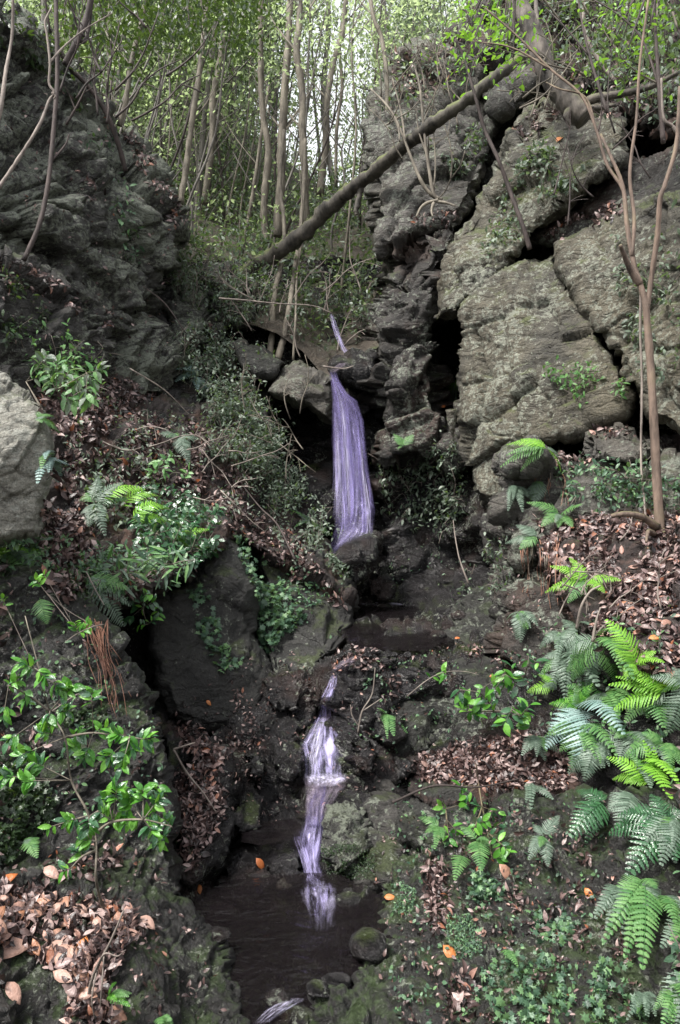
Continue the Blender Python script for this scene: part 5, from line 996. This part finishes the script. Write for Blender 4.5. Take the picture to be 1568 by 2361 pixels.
shrub(1098,1770,[[(1098,1762),(1104,1810),(1112,1860),(1124,1920),(1135,1980)],[(1112,1860),(1098,1900),(1085,1930)],[(1124,1920),(1160,1950)],[(1030,1890),(1028,1865)]],
      [(1069,1812,12,4),(1080,1830,12,4),(1024,1862,12,4),(1064,1855,12,4),(1104,1858,14,4),(1110,1895,16,4),(1138,1870,16,3),(1148,1902,16,3),(1139,1928,14,3),(1165,1955,18,5),(1149,1978,16,5),(1019,1915,20,6),(1052,1915,20,6),(1095,1905,16,4),(1035,1930,16,4),(1150,1940,12,3)],
      'slender plant with broad leaves hanging from the leaf shelf over the lower bank', size=0.06, mat=LB, kind='a', stemmat='sapling', r=0.006)
shrub(1440,1100,[[(1440,1100),(1420,1085),(1400,1080)]], [(1380,1075,16,5),(1410,1085,16,5),(1450,1080,14,4),(1345,1080,14,4),(1480,1120,16,5),(1530,1110,16,5)], 'small green leaves on the ledge left of the sapling foot', size=0.06, mat='leaf_ivy')

# ---- hanging strappy grass on the right cliff
H, N = hit(1058, 905); o = empty('hanging_grass', tuple(H), 'tuft of strappy grass-like fern hanging in the cleft of the right cliff', 'grass tuft')
for i in range(60):
    tx = random.uniform(1018, 1054); ty = random.uniform(900, 968); e = P(tx, ty, H.y - random.uniform(0.12, 0.38)) - H; top = P(1062 - (1062 - tx) * random.uniform(0.5, 0.9), random.uniform(868, 890), H.y - 0.22) - H
    c = catmull([Vector(), top * 0.8, top * 0.6 + e * 0.5, e], 4); V = []; 
    for k, p in enumerate(c):
        w = 0.008 * (1 - k / len(c)); V += [tuple(p + Vector((w, 0, 0))), tuple(p - Vector((w, 0, 0)))]
    link_mesh('blade', V, [(2 * k, 2 * k + 1, 2 * k + 3, 2 * k + 2) for k in range(len(c) - 1)], M['fern_bright' if i % 3 == 0 else 'fern_grey'], smooth=False).parent = o
link = None
mb = MB(); tube(mb, [P(1040,945,8.0), P(1042,985,8.0), P(1047,1020,8.05)], 0.06, 0.005, 6, 5, knob=0.15)
tag(mb.build('rock_fang', M['slab']), 'narrow tapered stone fang hanging in the cleft below the grass tuft', 'rock')
# ---- reddish root bundle on the foreground boulder
H, N = hit(225, 1430); o = empty('root_bundle', tuple(H), 'bundle of reddish hanging roots on the left foreground boulder', 'roots')
for i in range(34):
    x0 = random.uniform(196, 236); l = random.uniform(60, 215); x1 = x0 + l * 0.26 + random.uniform(-26, 22); pts = []
    for t in np.linspace(0, 1, 5):
        x = x0 + (x1 - x0) * t ** 0.8 + random.uniform(-2, 2); y = 1440 + l * t; hh, nn = hit(x, y); pts.append(hh + nn * random.uniform(0.015, 0.05) - H)
    mb = MB(); tube(mb, pts, 0.0024, 0.0012, 4, 4); mb.build('root', M['root']).parent = o
# dead-frond curtain under the highest fern
for cx_, cy_, n_, lab in ((1240, 1250, 34, 'hanging curtain of brown dead fern fronds under the right ledge ferns'), (1262, 1110, 10, 'short dead brown fronds below the highest bright fern')):
    H, N = hit(cx_, cy_); o = empty('dead_fronds', tuple(H), lab, 'dead fern')
    for i in range(n_):
        x = cx_ + random.uniform(-36, 50); y = cy_ + random.uniform(-20, 30); l = random.uniform(30, 130 if n_ > 20 else 60); pts = []
        for t in np.linspace(0, 1, 4): hh, nn = hit(x + random.uniform(-6, 6), y + l * t); pts.append(P(x + random.uniform(-5, 5), y + l * t, hh.y - 0.05) - H)
        mb = MB(); tube(mb, pts, 0.005, 0.002, 4, 4); mb.build('dead_frond', M['root'] if i % 3 else M['bark']).parent = o

# ------------------------------------------------------------------ trunks, log, twigs
def stick(name, pts, r0, r1, mat, label, cat, group=None, branches=(), sides=8, n=7, knob=0.08, part='trunk', wob=0.0):
    """pts: (x, y, Y) along the axis, radii in photo units"""
    W = [P(*p) for p in pts]; org = W[0]; o = empty(name, tuple(org), label, cat, group)
    mb = MB(); tube(mb, [w - org for w in W], r0 / F * pts[0][2], r1 / F * pts[-1][2], sides, n, knob, wob); mb.build(part, M[mat]).parent = o
    for b in branches:
        bp, b0, b1 = b; mb = MB(); tube(mb, [P(*p) - org for p in bp], b0 / F * bp[0][2], b1 / F * bp[-1][2], 6, 6, knob, wob); mb.build('branch', M[mat]).parent = o
    return o
lg = stick('fallen_log', [(555,640,11.6),(600,607,11.5),(650,573,11.3),(705,532,11.1),(760,480,10.9),(810,437,10.6),(860,398,10.3),(930,340,9.75),(1000,285,9.3),(1060,243,9.1),(1115,200,9.1),(1165,160,9.2),(1205,130,9.4)], 19, 11, 'bark_moss',
    'long mossy fallen trunk lying diagonally across the ravine above the falls', 'fallen tree', sides=14, n=8, knob=0.16, wob=0.16,
    branches=[([(832,425,10.5),(828,455,10.5),(820,485,10.45),(822,495,10.45)], 9, 4), ([(740,490,11.0),(770,460,11.2),(800,425,11.4)], 8, 5), ([(600,607,11.4),(585,600,11.3),(570,585,11.3)], 7, 3)])
stick('leaning_tree', [(1350,272,8.35),(1315,240,8.4),(1285,205,8.45),(1255,150,8.5),(1235,95,8.55),(1212,40,8.6),(1190,-10,8.7),(1165,-80,8.8)], 27, 17, 'bark_grey', 'thick grey trunk leaning left over the top right bank, its roots gripping the ledge', 'tree', sides=14, knob=0.08, wob=0.06,
    branches=[([(1330,245,8.35),(1370,228,8.3),(1430,217,8.2),(1500,200,8.1),(1568,165,7.9)], 13, 5), ([(1335,258,8.35),(1370,250,8.3),(1420,242,8.2)], 12, 4), ([(1318,250,8.35),(1305,268,8.3),(1315,290,8.3)], 12, 3), ([(1275,180,8.5),(1262,120,8.8),(1240,60,9.0),(1235,-10,9.2)], 9, 5)])
stick('sapling', [(1522,1265,5.6),(1520,1200,5.6),(1514,1100,5.6),(1508,980,5.6),(1501,860,5.6),(1492,740,5.6),(1488,700,5.6),(1476,655,5.62),(1462,610,5.65),(1446,520,5.7),(1436,430,5.75),(1408,360,5.8),(1385,310,5.9)], 12, 3.0, 'sapling', 'tan sapling standing on the right ledge in front of the slabs, forked halfway up', 'young tree', sides=12, knob=0.06,
    branches=[([(1492,712,5.6),(1502,640,5.6),(1516,540,5.55),(1522,460,5.5),(1535,420,5.5),(1560,330,5.5),(1568,200,5.5)], 7, 5), ([(1476,655,5.62),(1455,625,5.6),(1440,590,5.55),(1430,565,5.5)], 9, 4), ([(1458,590,5.65),(1462,500,5.7),(1452,400,5.75),(1468,270,5.8),(1475,150,5.8),(1495,0,5.8)], 5, 3),
              ([(1446,520,5.7),(1437,440,5.75),(1400,380,5.8),(1375,300,5.85),(1340,220,5.9),(1270,160,6.0),(1200,90,6.1),(1120,20,6.2)], 4.5, 2), ([(1375,300,5.85),(1350,225,5.9),(1290,205,5.9),(1260,190,6)], 3, 1.5), ([(1270,160,6.0),(1180,110,6.1),(1090,95,6.2)], 2.5, 1.2),
              ([(1515,1215,5.58),(1480,1192,5.5),(1440,1185,5.45),(1410,1190,5.5)], 10, 5), ([(1510,1235,5.58),(1495,1225,5.4),(1490,1250,5.3)], 8, 3), ([(1528,1225,5.58),(1550,1260,5.4),(1560,1320,5.2)], 9, 3)])
stick('hanging_vine', [(1478,655,6.2),(1476,760,6.2),(1480,880,6.2),(1478,1060,6.1),(1486,1160,6.0),(1492,1245,5.9)], 3.5, 2.5, 'twig', 'thin pale vine hanging parallel to the sapling, on its left', 'vine', part='stem', sides=5)
stick('leaning_branch', [(1222,575,8.3),(1205,520,8.3),(1172,430,8.4),(1150,370,8.4),(1118,300,8.5),(1095,220,8.5),(1072,140,8.6),(1050,90,8.6)], 6, 3, 'bark_dark', 'slim dark reddish stick leaning against the right cliff', 'branch', part='stem', sides=6, branches=[([(1085,180,8.55),(1090,155,8.5),(1096,135,8.5)], 2, 1)])
stick('ledge_sapling', [(1020,462,9.4),(990,445,9.4),(965,405,9.4),(935,330,9.5),(910,270,9.6),(885,235,9.7),(855,205,9.9)], 5, 2, 'bark', 'thin sapling leaning left from the ledge under the pinnacle', 'young tree', part='trunk', sides=6, branches=[([(935,330,9.5),(925,260,9.6),(905,180,9.7)], 3, 1.5)])
stick('ledge_sapling', [(1010,460,9.3),(998,440,9.3),(985,360,9.35),(975,270,9.4),(968,200,9.5),(955,150,9.6)], 5, 2.2, 'bark', 'thin upright sapling with a crooked foot on the ledge under the pinnacle', 'young tree', sides=6, branches=[([(985,360,9.35),(965,300,9.4),(960,250,9.4)], 2.5, 1), ([(1000,440,9.3),(1004,380,9.3),(1000,300,9.35)], 2.5, 1.2)])
stick('ledge_roots', [(1010,462,9.2),(985,468,9.2),(970,480,9.15),(960,500,9.1)], 5, 2, 'bark', 'tangle of roots on the ledge under the pinnacle', 'roots', part='root', sides=6, branches=[([(1010,465,9.2),(1030,468,9.15),(1050,475,9.1)], 4, 2), ([(1000,468,9.2),(995,485,9.1),(998,500,9.05)], 4, 1.5)])
tw = lambda pts, r, lab, br=(), mat='twig': stick('twig', pts, r, r * 0.5, mat, lab, 'twig', part='stem', sides=5, branches=br, knob=0.12)
tw([(-5,435,4.6),(40,370,4.7),(90,290,4.8),(112,235,4.9),(125,214,4.9),(113,192,4.9),(115,145,4.9),(108,80,4.9),(104,50,4.9),(118,20,4.9)], 4.5, 'pale crooked branch crossing the upper left cliff', br=[([(113,146,4.9),(150,105,5.0),(200,65,5.1),(260,30,5.2)], 3, 1.2), ([(120,214,4.9),(128,222,4.9),(124,228,4.9)], 3, 2)])
tw([(-10,300,4.4),(3,240,4.4),(14,160,4.5),(28,80,4.6),(30,-20,4.6)], 6, 'thick pale branch at the top left edge')
stick('dark_trunk', [(55,600,7.0),(90,520,7.1),(108,440,7.2),(118,360,7.3),(125,280,7.4),(132,180,7.5),(130,60,7.6),(128,-40,7.7)], 5.5, 5, 'bark_dark', 'thin dark trunk growing up the left cliff, curved at its foot', 'tree', sides=7, branches=[([(120,370,7.3),(150,335,7.4),(160,310,7.4)], 3, 1.5)])
stick('dark_trunk', [(150,150,8.3),(175,100,8.3),(200,40,8.4),(215,-30,8.4)], 8, 7, 'bark_dark', 'short dark trunk at the shoulder of the left cliff, nearest the corner', 'tree', sides=7, branches=[([(180,90,8.3),(195,95,8.4),(205,60,8.5),(212,0,8.5)], 5, 4)])
stick('dark_trunk', [(290,395,9.4),(272,330,9.3),(245,260,9.2),(200,195,9.1),(160,155,9.0),(130,100,8.9)], 6, 5, 'bark_dark', 'dark root-like stem creeping along the crest of the left cliff', 'tree', sides=7)
tw([(400,1728,4.6),(430,1780,4.6),(470,1830,4.6),(500,1875,4.6)], 3.5, 'pale dead stick leaning over the wedge of dead leaves', br=[([(400,1728,4.6),(425,1720,4.6),(450,1712,4.6)], 2.5, 1.2)])
tw([(825,1690,5.3),(835,1640,5.3),(858,1600,5.3),(865,1540,5.3)], 2.2, 'small forked dead twig on the mossy shelf beside the cascade', br=[([(828,1675,5.3),(812,1650,5.3),(808,1625,5.3)], 1.6, 0.8), ([(835,1640,5.3),(880,1610,5.3)], 1.4, 0.8)])
tw([(200,2320,2.8),(215,2250,2.75),(255,2170,2.75),(285,2100,2.75)], 4.5, 'bent dead root sticking out of the drift of dead leaves at lower left', br=[([(215,2250,2.75),(240,2200,2.7),(270,2205,2.7),(290,2190,2.7)], 2.5, 1), ([(240,2200,2.75),(235,2270,2.7),(230,2330,2.7)], 2.2, 1), ([(225,2230,2.75),(212,2300,2.7),(218,2350,2.7)], 2.2, 1)])
tw([(905,1850,4.5),(1000,1812,4.6),(1100,1815,4.6),(1200,1795,4.7)], 3.2, 'long dark stick lying along the front of the leaf shelf', mat='bark_dark')
tw([(1330,1450,5.0),(1340,1400,4.95),(1360,1365,4.95),(1385,1350,4.95)], 4, 'bare stalk that carries the bright fern at the soil edge', br=[([(1352,1375,4.95),(1345,1350,4.95)], 2.5, 2)])
tw([(1366,1480,4.8),(1375,1430,4.8),(1385,1400,4.8)], 3.5, 'short dead stalk right of the grey fern crown')
tw([(1080,1345,8.0),(1060,1290,8.1),(1050,1240,8.2),(1045,1200,8.3)], 2.2, 'thin hanging root in the dark cleft right of the upper pool')
tw([(505,688,9.8),(560,692,9.9),(640,700,10.0),(720,705,10.1),(765,722,10.1)], 2.2, 'thin pale stick lying level between the shrubs above the boulders')
tw([(745,845,9.3),(790,850,9.3),(815,844,9.3)], 2.5, 'dead stick caught at the lip of the waterfall')
tw([(430,770,8.9),(380,700,8.8),(330,660,8.7)], 2.0, 'thin root creeping down the left cliff', mat='bark_dark')
tw([(1400,260,6.6),(1360,130,6.8),(1340,40,6.9),(1330,-30,7.0)], 4, 'dark branch crossing the top right corner, left one', mat='bark_dark', br=[([(1360,130,6.8),(1300,60,6.9),(1260,20,7.0)], 2.5, 1.2)])
tw([(1530,330,6.2),(1520,200,6.2),(1512,80,6.3),(1508,-30,6.4)], 6, 'dark upright branch in the top right corner', mat='bark_dark', br=[([(1520,200,6.2),(1480,90,6.4),(1420,30,6.5),(1350,-10,6.6)], 3, 1.5)])
tw([(1565,310,5.8),(1550,290,5.8),(1530,270,5.8),(1525,180,5.8)], 5, 'short crooked branch at the right edge near the top')
tw([(1420,190,8.6),(1375,130,8.7),(1345,60,8.8),(1350,-20,8.9)], 6, 'brown trunk on the wooded bank right of the leaning tree')
tw([(680,1290,7.4),(640,1210,7.8),(600,1170,8.0),(560,1120,8.2)], 3.0, 'dark stick along the edge of the leafy slope', mat='bark_dark')
tw([(200,1320,4.6),(215,1350,4.55),(240,1395,4.5)], 2.2, 'thin reddish twig above the root bundle')
tw([(110,1370,4.3),(160,1410,4.3),(230,1450,4.3)], 1.8, 'thin pale twig resting on the foreground boulder')
tw([(300,850,6.6),(380,900,6.8),(440,960,7.0)], 1.8, 'thin vine across the foot of the left cliff')

# thin leaning stems and fine bare twigs
for i in range(110):
    Y = random.uniform(12, 19); px = random.uniform(150, 860); X = (px - CX) / F * Y; z0 = float(hill(X, Y)); h = random.uniform(2.5, 6.5); ln = random.uniform(-0.1, 0.35); r = random.uniform(0.012, 0.032)
    if CY - z0 / Y * F > 700 or (640 < px < 860 and random.random() < 0.6): continue
    o = empty('thin_tree', (X, Y, z0 - 0.1), 'thin bare stem leaning among the trees of the far hillside', 'young tree', 'thin stems among the hillside trees'); mb = MB()
    pts = [Vector((ln * h * t + random.uniform(-.12, .12) * (t > 0), random.uniform(-.1, .1), h * t)) for t in np.linspace(0, 1, 5)]; tube(mb, pts, r, r * 0.4, 5, 3); mb.build('trunk', M[random.choice(['bark_far', 'bark', 'bark_dark'])]).parent = o
    for _ in range(random.choice((1, 2, 3))):
        a = random.choice(pts[1:4]); sg = random.choice((-1, 1)); L = random.uniform(0.5, 1.4); mb = MB(); tube(mb, [a, a + Vector((sg * L * .4, 0, L * .5)), a + Vector((sg * L * .7, 0, L))], r * .5, r * .15, 4, 3); mb.build('branch', M['bark_far']).parent = o
def bare_twigs(n, x0, x1, y0, y1, Ya, Yb, dirs, Lr, r, mat, label, group):
    for i in range(n):
        x, y, Y = random.uniform(x0, x1), random.uniform(y0, y1), random.uniform(Ya, Yb); a = R_(random.uniform(*dirs)); L = random.uniform(*Lr); pts = [(x, y, Y)]; ca = a
        for k in range(4): ca += random.uniform(-0.35, 0.35); x += math.cos(ca) * L / 4; y -= math.sin(ca) * L / 4; Y += random.uniform(-0.06, 0.06); pts.append((x, y, Y))
        br = []
        for _ in range(random.choice((2, 3, 4))):
            p = random.choice(pts[1:4]); b = ca + random.choice((-1, 1)) * random.uniform(0.5, 1.0); l_ = L * random.uniform(0.15, 0.35)
            br.append(([p, (p[0] + math.cos(b) * l_ * .5, p[1] - math.sin(b) * l_ * .5 - 2, p[2]), (p[0] + math.cos(b) * l_, p[1] - math.sin(b) * l_, p[2] - 0.05)], r * .5, r * .25))
        stick('bare_twig', pts, r, r * .4, mat, label, 'twig', group, br, sides=5, n=4, knob=0.12, part='stem')
bare_twigs(16, 1180, 1600, 20, 300, 6.5, 8.5, (20, 160), (120, 280), 2.6, 'bark', 'bare pale twig reaching over the wooded bank at the top right', 'bare twigs over the top right bank')
bare_twigs(8, 1250, 1600, 250, 520, 5.8, 7, (40, 140), (120, 240), 2.2, 'bark_dark', 'dark thin twig in front of the right cliff, near the sapling crown', 'dark twigs by the sapling crown')
bare_twigs(16, 860, 1080, 180, 480, 9.2, 9.9, (50, 130), (90, 200), 2.0, 'bark', 'thin pale twig standing against the pinnacle', 'twigs against the pinnacle')
bare_twigs(14, 100, 420, 60, 320, 7.5, 9.5, (30, 120), (120, 260), 3.0, 'bark_dark', 'dark thin stem rising from the crest of the left cliff', 'dark stems on the left crest')
bare_twigs(16, 560, 860, 660, 840, 10.2, 11, (30, 150), (60, 160), 1.7, 'twig', 'thin pale twig in the undergrowth around the upper fall', 'twigs around the upper fall')
bare_twigs(12, 480, 700, 850, 1200, 8, 8.8, (-60, 120), (60, 140), 1.7, 'bark', 'thin twig in the grey shrubs left of the waterfall', 'twigs in the grey shrubs')
bare_twigs(12, 200, 600, 930, 1240, 6.3, 7.2, (-50, 50), (60, 150), 1.8, 'twig', 'thin dead twig lying among the dead leaves of the left slope', 'dead twigs on the left slope')
bare_twigs(10, 1260, 1560, 1230, 1480, 4.8, 5.2, (-30, 120), (60, 150), 2.0, 'twig', 'thin dead twig on the soil slope at right', 'dead twigs on the soil slope')

# ---- background trees on the hillside
def crown_mesh(n, h, r, size, seed):
    g = np.random.default_rng(seed); m = int(n / 26); c = g.normal(size=(m, 3)) * np.array((r * 0.55, r * 0.55, 1)); c[:, 2] = g.uniform(0.12, 1.0, m) ** 0.9 * h
    L = np.repeat(c, 26, 0) + g.normal(size=(m * 26, 3)) * np.array((0.32, 0.32, 0.20)); k = len(L)
    D = g.normal(size=(k, 3)); D[:, 2] -= 0.4; N = g.normal(size=(k, 3)) * 0.7 + np.array((0, 0, 1))
    Rm = frames(D, N); s = size * g.uniform(0.6, 1.3, k)
    V = np.einsum('nij,vj->nvi', Rm, T_TINY[0] * np.array((1.2, 1, 1))) * s[:, None, None] + L[:, None]
    Fc = (T_TINY[1][None] + (np.arange(k) * 4)[:, None, None]).reshape(-1, 3); return V.reshape(-1, 3), Fc, c
def make_proto(seed, n, h, r, lean, tr, leafm, barkm, size):
    rs = random.getstate(); random.seed(seed)
    V, Fc, c = crown_mesh(n, h, r, size, seed)
    mb = MB(); bend = [Vector((lean * h * t ** 1.3 + random.uniform(-0.12, 0.12), random.uniform(-0.1, 0.1), h * t - 0.3 * (t == 0))) for t in np.linspace(0, 1, 7)]
    tube(mb, bend, tr, tr * 0.35, 8, 4, 0.05); nb = MB()
    for q in c[::max(1, len(c) // 16)]:
        z = q[2] * 0.8; i = min(5, int(z / h * 6)); a = bend[i].lerp(bend[i + 1], z / h * 6 - i); e = Vector(q) + Vector((lean * h * (q[2] / h) ** 1.3, 0, 0))
        tube(nb, [a, a.lerp(e, 0.5) + Vector((0, 0, -0.1)), e], tr * 0.35, tr * 0.1, 5, 3)
    V = V + np.stack([lean * h * np.clip(V[:, 2] / h, 0, 2) ** 1.3, 0 * V[:, 0], 0 * V[:, 0]], 1)
    o = bpy.data.objects.new('tree', None); COL.objects.link(o)
    mb.build('trunk', M[barkm]).parent = o; bo = nb.build('branches', M[barkm]); bo.parent = o; bo['kind'] = 'stuff'
    cr = link_mesh('crown', V, Fc, M[leafm], smooth=False); cr.parent = o; random.setstate(rs); return o
protos = [make_proto(1, 4200, 11, 1.3, 0.05, 0.065, 'leaf_far', 'bark_far', 0.10), make_proto(2, 3800, 13, 1.2, -0.06, 0.075, 'leaf_far', 'bark_far', 0.10),
          make_proto(3, 4200, 9, 1.4, 0.12, 0.05, 'leaf_far', 'bark_far', 0.095), make_proto(4, 4000, 12, 1.2, 0.16, 0.055, 'leaf_grey', 'bark_far', 0.095), make_proto(5, 3400, 12, 1.3, 0.0, 0.07, 'leaf_dark', 'bark_far', 0.09)]
used = set()
def plant(k, x, y, s, label, group=None):
    src = protos[k]
    if k in used:
        o = src.copy(); COL.objects.link(o)
        for ch in list(src.children):
            c = ch.copy(); COL.objects.link(c); c.parent = o
    else: o = src; used.add(k)
    o.location = (x, y, float(hill(x, y)) - 0.1); o.scale = (s, s, s * random.uniform(0.9, 1.15)); o.rotation_euler = (0, 0, random.choice((0, 0, 0.4, -0.4)) + random.uniform(-0.3, 0.3))
    for key in ('group',):
        if key in o: del o[key]
    tag(o, label, 'tree', group); return o
spots = []
t = 0
while len(spots) < 150 and t < 9000:
    t += 1; Y = random.uniform(14.5, 30); px = random.uniform(60, 960); X = (px - CX) / F * Y
    if Y < 20 and px > 560: continue
    if all((X - a) ** 2 + (Y - b) ** 2 > 0.5 for a, b in spots): spots.append((X, Y))
for X, Y in spots:
    if abs((X / Y) * F + CX - 730) < 190 and random.random() < 0.88: continue
    k = random.choice([0, 1, 2, 2, 3, 3, 0, 1, 2, 4] if Y < 24 else [0, 1, 2, 0, 2, 3])
    plant(k, X, Y, random.uniform(0.75, 1.15), ('slender grey-trunked tree in the crowded stand left of the long fallen trunk' if X / Y * F + CX < 560 else 'slender tree seen between the knobbly pale trunks and the pinnacle'), 'trees of the hillside stand' if X / Y * F + CX < 560 else 'trees behind the pale trunks')
# the trunks that stand out against the light
FT = [([(614,560,12.9),(612,470,12.9),(618,350,12.9),(608,250,12.9),(600,150,12.9),(604,0,12.9),(606,-60,12.9)], 11, 7, 'leftmost of the pale trunks rising behind the fallen log'),
      ([(640,545,12.6),(645,440,12.6),(650,300,12.7),(660,190,12.7),(668,80,12.8),(672,-60,12.9)], 13, 9, 'second pale trunk from the left behind the fallen log, knobbly bark'),
      ([(706,520,12.3),(705,400,12.3),(700,300,12.4),(700,210,12.5),(688,120,12.5),(692,40,12.6),(690,-60,12.7)], 11, 9, 'pale trunk that rises from the middle of the fallen log'),
      ([(738,450,13.6),(750,340,13.6),(757,230,13.6),(770,150,13.7),(790,60,13.8),(800,-50,13.9)], 10, 7, 'slim trunk leaning right, right of the middle pale trunk'),
      ([(775,430,14.0),(778,300,14.0),(785,200,14.1),(780,100,14.1),(800,-30,14.2)], 5, 4, 'thin trunk beside the bright gap in the canopy'),
      ([(888,350,10.9),(892,250,10.9),(895,170,10.9),(880,90,11.0),(862,40,11.0),(850,-30,11.1)], 7, 5, 'dark slender trunk against the bright gap, growing by the pinnacle'),
      ([(415,470,12.5),(432,390,12.6),(445,280,12.7),(462,180,12.8),(472,80,12.9),(480,-40,13)], 9, 7, 'tall trunk leaning right just behind the left cliff'),
      ([(470,470,14.0),(485,330,14.0),(495,220,14.1),(510,110,14.2),(515,-30,14.3)], 9, 7, 'pale straight trunk among the stand, right of the leaning one'),
      ([(275,290,11.0),(290,230,11.0),(305,150,11.1),(325,70,11.2),(340,-20,11.3)], 8, 6, 'dark trunk leaning right above the left cliff crest'),
      ([(622,830,10.9),(628,770,11.0),(634,680,11.1),(650,600,11.6),(652,520,11.8),(648,420,12.0),(655,300,12.1)], 9, 5, 'short twin trunk behind the waterfall boulders, left stem'),
      ([(640,830,10.8),(655,770,10.9),(672,700,11.0),(684,620,11.5),(692,540,11.7),(698,420,12.0),(704,320,12.1)], 9, 5, 'short twin trunk behind the waterfall boulders, right stem'),
      ([(676,830,10.6),(682,740,10.7),(687,640,11.2),(690,570,11.5),(696,470,11.6),(690,380,11.7)], 3.5, 2, 'thin pole-like stem right of the twin trunks'),
      ([(555,590,13.5),(575,480,13.6),(590,380,13.7),(600,300,13.8),(620,200,13.9)], 6, 4, 'thin trunk just left of the pale trunks behind the log')]
def tr_branches(pts, r1):
    out = []
    for i in range(random.choice((2, 3, 4))):
        a = random.choice(pts[2:]); sg = random.choice((-1, 1)); L = random.uniform(60, 150)
        out.append(([a, (a[0] + sg * L * 0.4, a[1] - L * 0.5, a[2] + 0.3), (a[0] + sg * L * 0.7, a[1] - L, a[2] + 0.6)], r1 * 0.35, 1))
    return out
for pts, r0, r1, lab in FT:
    r0 *= 0.85; r1 *= 0.8; pts = [(x + random.uniform(-4, 4) * (0 < i_ < len(pts) - 1), y, Y) for i_, (x, y, Y) in enumerate(pts)]
    o = stick('tree', pts, r0, r1, 'bark', lab, 'tree', sides=10, branches=tr_branches(pts, r1) if pts[-1][1] < 300 else (), knob=0.13, wob=0.12)
    if pts[-1][1] < 300:
        org = Vector(o.location); m = 700; nc = 14 if 600 < pts[-1][0] < 830 else 18; c = np.array([tuple(P(pts[-1][0] + random.gauss(0, 70), random.uniform(-60, 180), pts[-1][2] + random.uniform(-0.5, 1.5)) - org) for _ in range(nc)])
        L = np.repeat(c, 30, 0) + rng.normal(size=(nc * 30, 3)) * np.array((0.3, 0.3, 0.2)); D = rdir(nc * 30) - UP * 0.4; N = UP + rdir(nc * 30) * 0.7
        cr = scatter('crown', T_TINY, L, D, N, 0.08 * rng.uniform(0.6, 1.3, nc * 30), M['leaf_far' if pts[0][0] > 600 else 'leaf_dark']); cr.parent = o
# branch sprays hanging into the picture at the top
def spray(x0, x1, y0, y1, Ya, Yb, n, size, mat, label, name='overhanging_branch', stem=None):
    m = max(6, n // 26); c = np.array([tuple(P(random.uniform(x0, x1), random.uniform(y0, y1), random.uniform(Ya, Yb))) for _ in range(m)])
    root = Vector(tuple(c.mean(0))) if stem is None else P(*stem); o = empty(name, tuple(root), label, 'branch'); L = np.repeat(c, 26, 0); k = len(L); L = L + rng.normal(size=(k, 3)) * 0.16 - np.array(root)
    f = scatter('foliage', T_LEAF, L, rdir(k) - UP * 0.4, UP + rdir(k) * 0.6, size * rng.uniform(0.6, 1.2, k), M[mat]); f.parent = o; f['kind'] = 'stuff'
    mb = MB()
    for q in c[:: max(1, m // 14)]:
        e = Vector(tuple(q)) - root; tube(mb, [Vector(), e * 0.5 + Vector((0, 0, 0.12)), e], 0.02, 0.004, 5, 4)
    st = mb.build('stem', M['bark_dark']); st.parent = o; return o
spray(330,600,-60,110,10,12,2600,0.085,'leaf_dark','dark leafy bough hanging into the top of the picture left of the pale trunks', stem=(420,-120,11))
spray(120,340,-60,160,9,11,1500,0.085,'leaf_dark','leafy bough above the shoulder of the left cliff', stem=(180,-120,10))
spray(930,1110,-60,60,9.5,11,700,0.08,'leaf_far','light leafy bough above the pinnacle', stem=(1000,-140,10))
spray(1060,1190,-20,150,7,8.2,450,0.07,'fern_bright','bright green sprays in front of the leaning tree', stem=(1190,-100,8))
spray(1330,1600,-60,150,6.5,8.5,1100,0.07,'leaf_grey','grey-green bough across the top right corner', stem=(1500,-120,7.5))
spray(1380,1568,-40,120,6,7,260,0.06,'fern_bright','few bright leaves in the top right corner', stem=(1540,-80,6.5))
# low shrubs on the hillside floor
q = rng.uniform((-22, 11.2), (8, 32), (60000, 2)); z = hill(q[:, 0], q[:, 1]) + rng.uniform(0, 1, len(q)) ** 2 * 1.8
L = np.column_stack([q, z]); k = clumpy(q * 30, 45, -0.15, 70); L = L[fbm(L * 0.9, 71, 3) > -0.25]
o = scatter('ground_cover', T_TINY, L, rdir(len(L)) - UP * 0.2, UP + rdir(len(L)) * 0.7, 0.10 * rng.uniform(0.6, 1.3, len(L)), M['leaf_far']); o['kind'] = 'stuff'
sel = rng.uniform((-9, 11.0), (2.4, 17), (52000, 2)); L = np.column_stack([sel, hill(sel[:, 0], sel[:, 1]) + rng.uniform(0, 1, len(sel)) ** 1.6 * 1.3]); L = L[fbm(L * 1.4, 72, 3) > -0.1]
o = scatter('ground_cover', T_TINY, L, rdir(len(L)) - UP * 0.2, UP + rdir(len(L)) * 0.7, 0.085 * rng.uniform(0.6, 1.3, len(L)), M['leaf_grey']); o['kind'] = 'stuff'
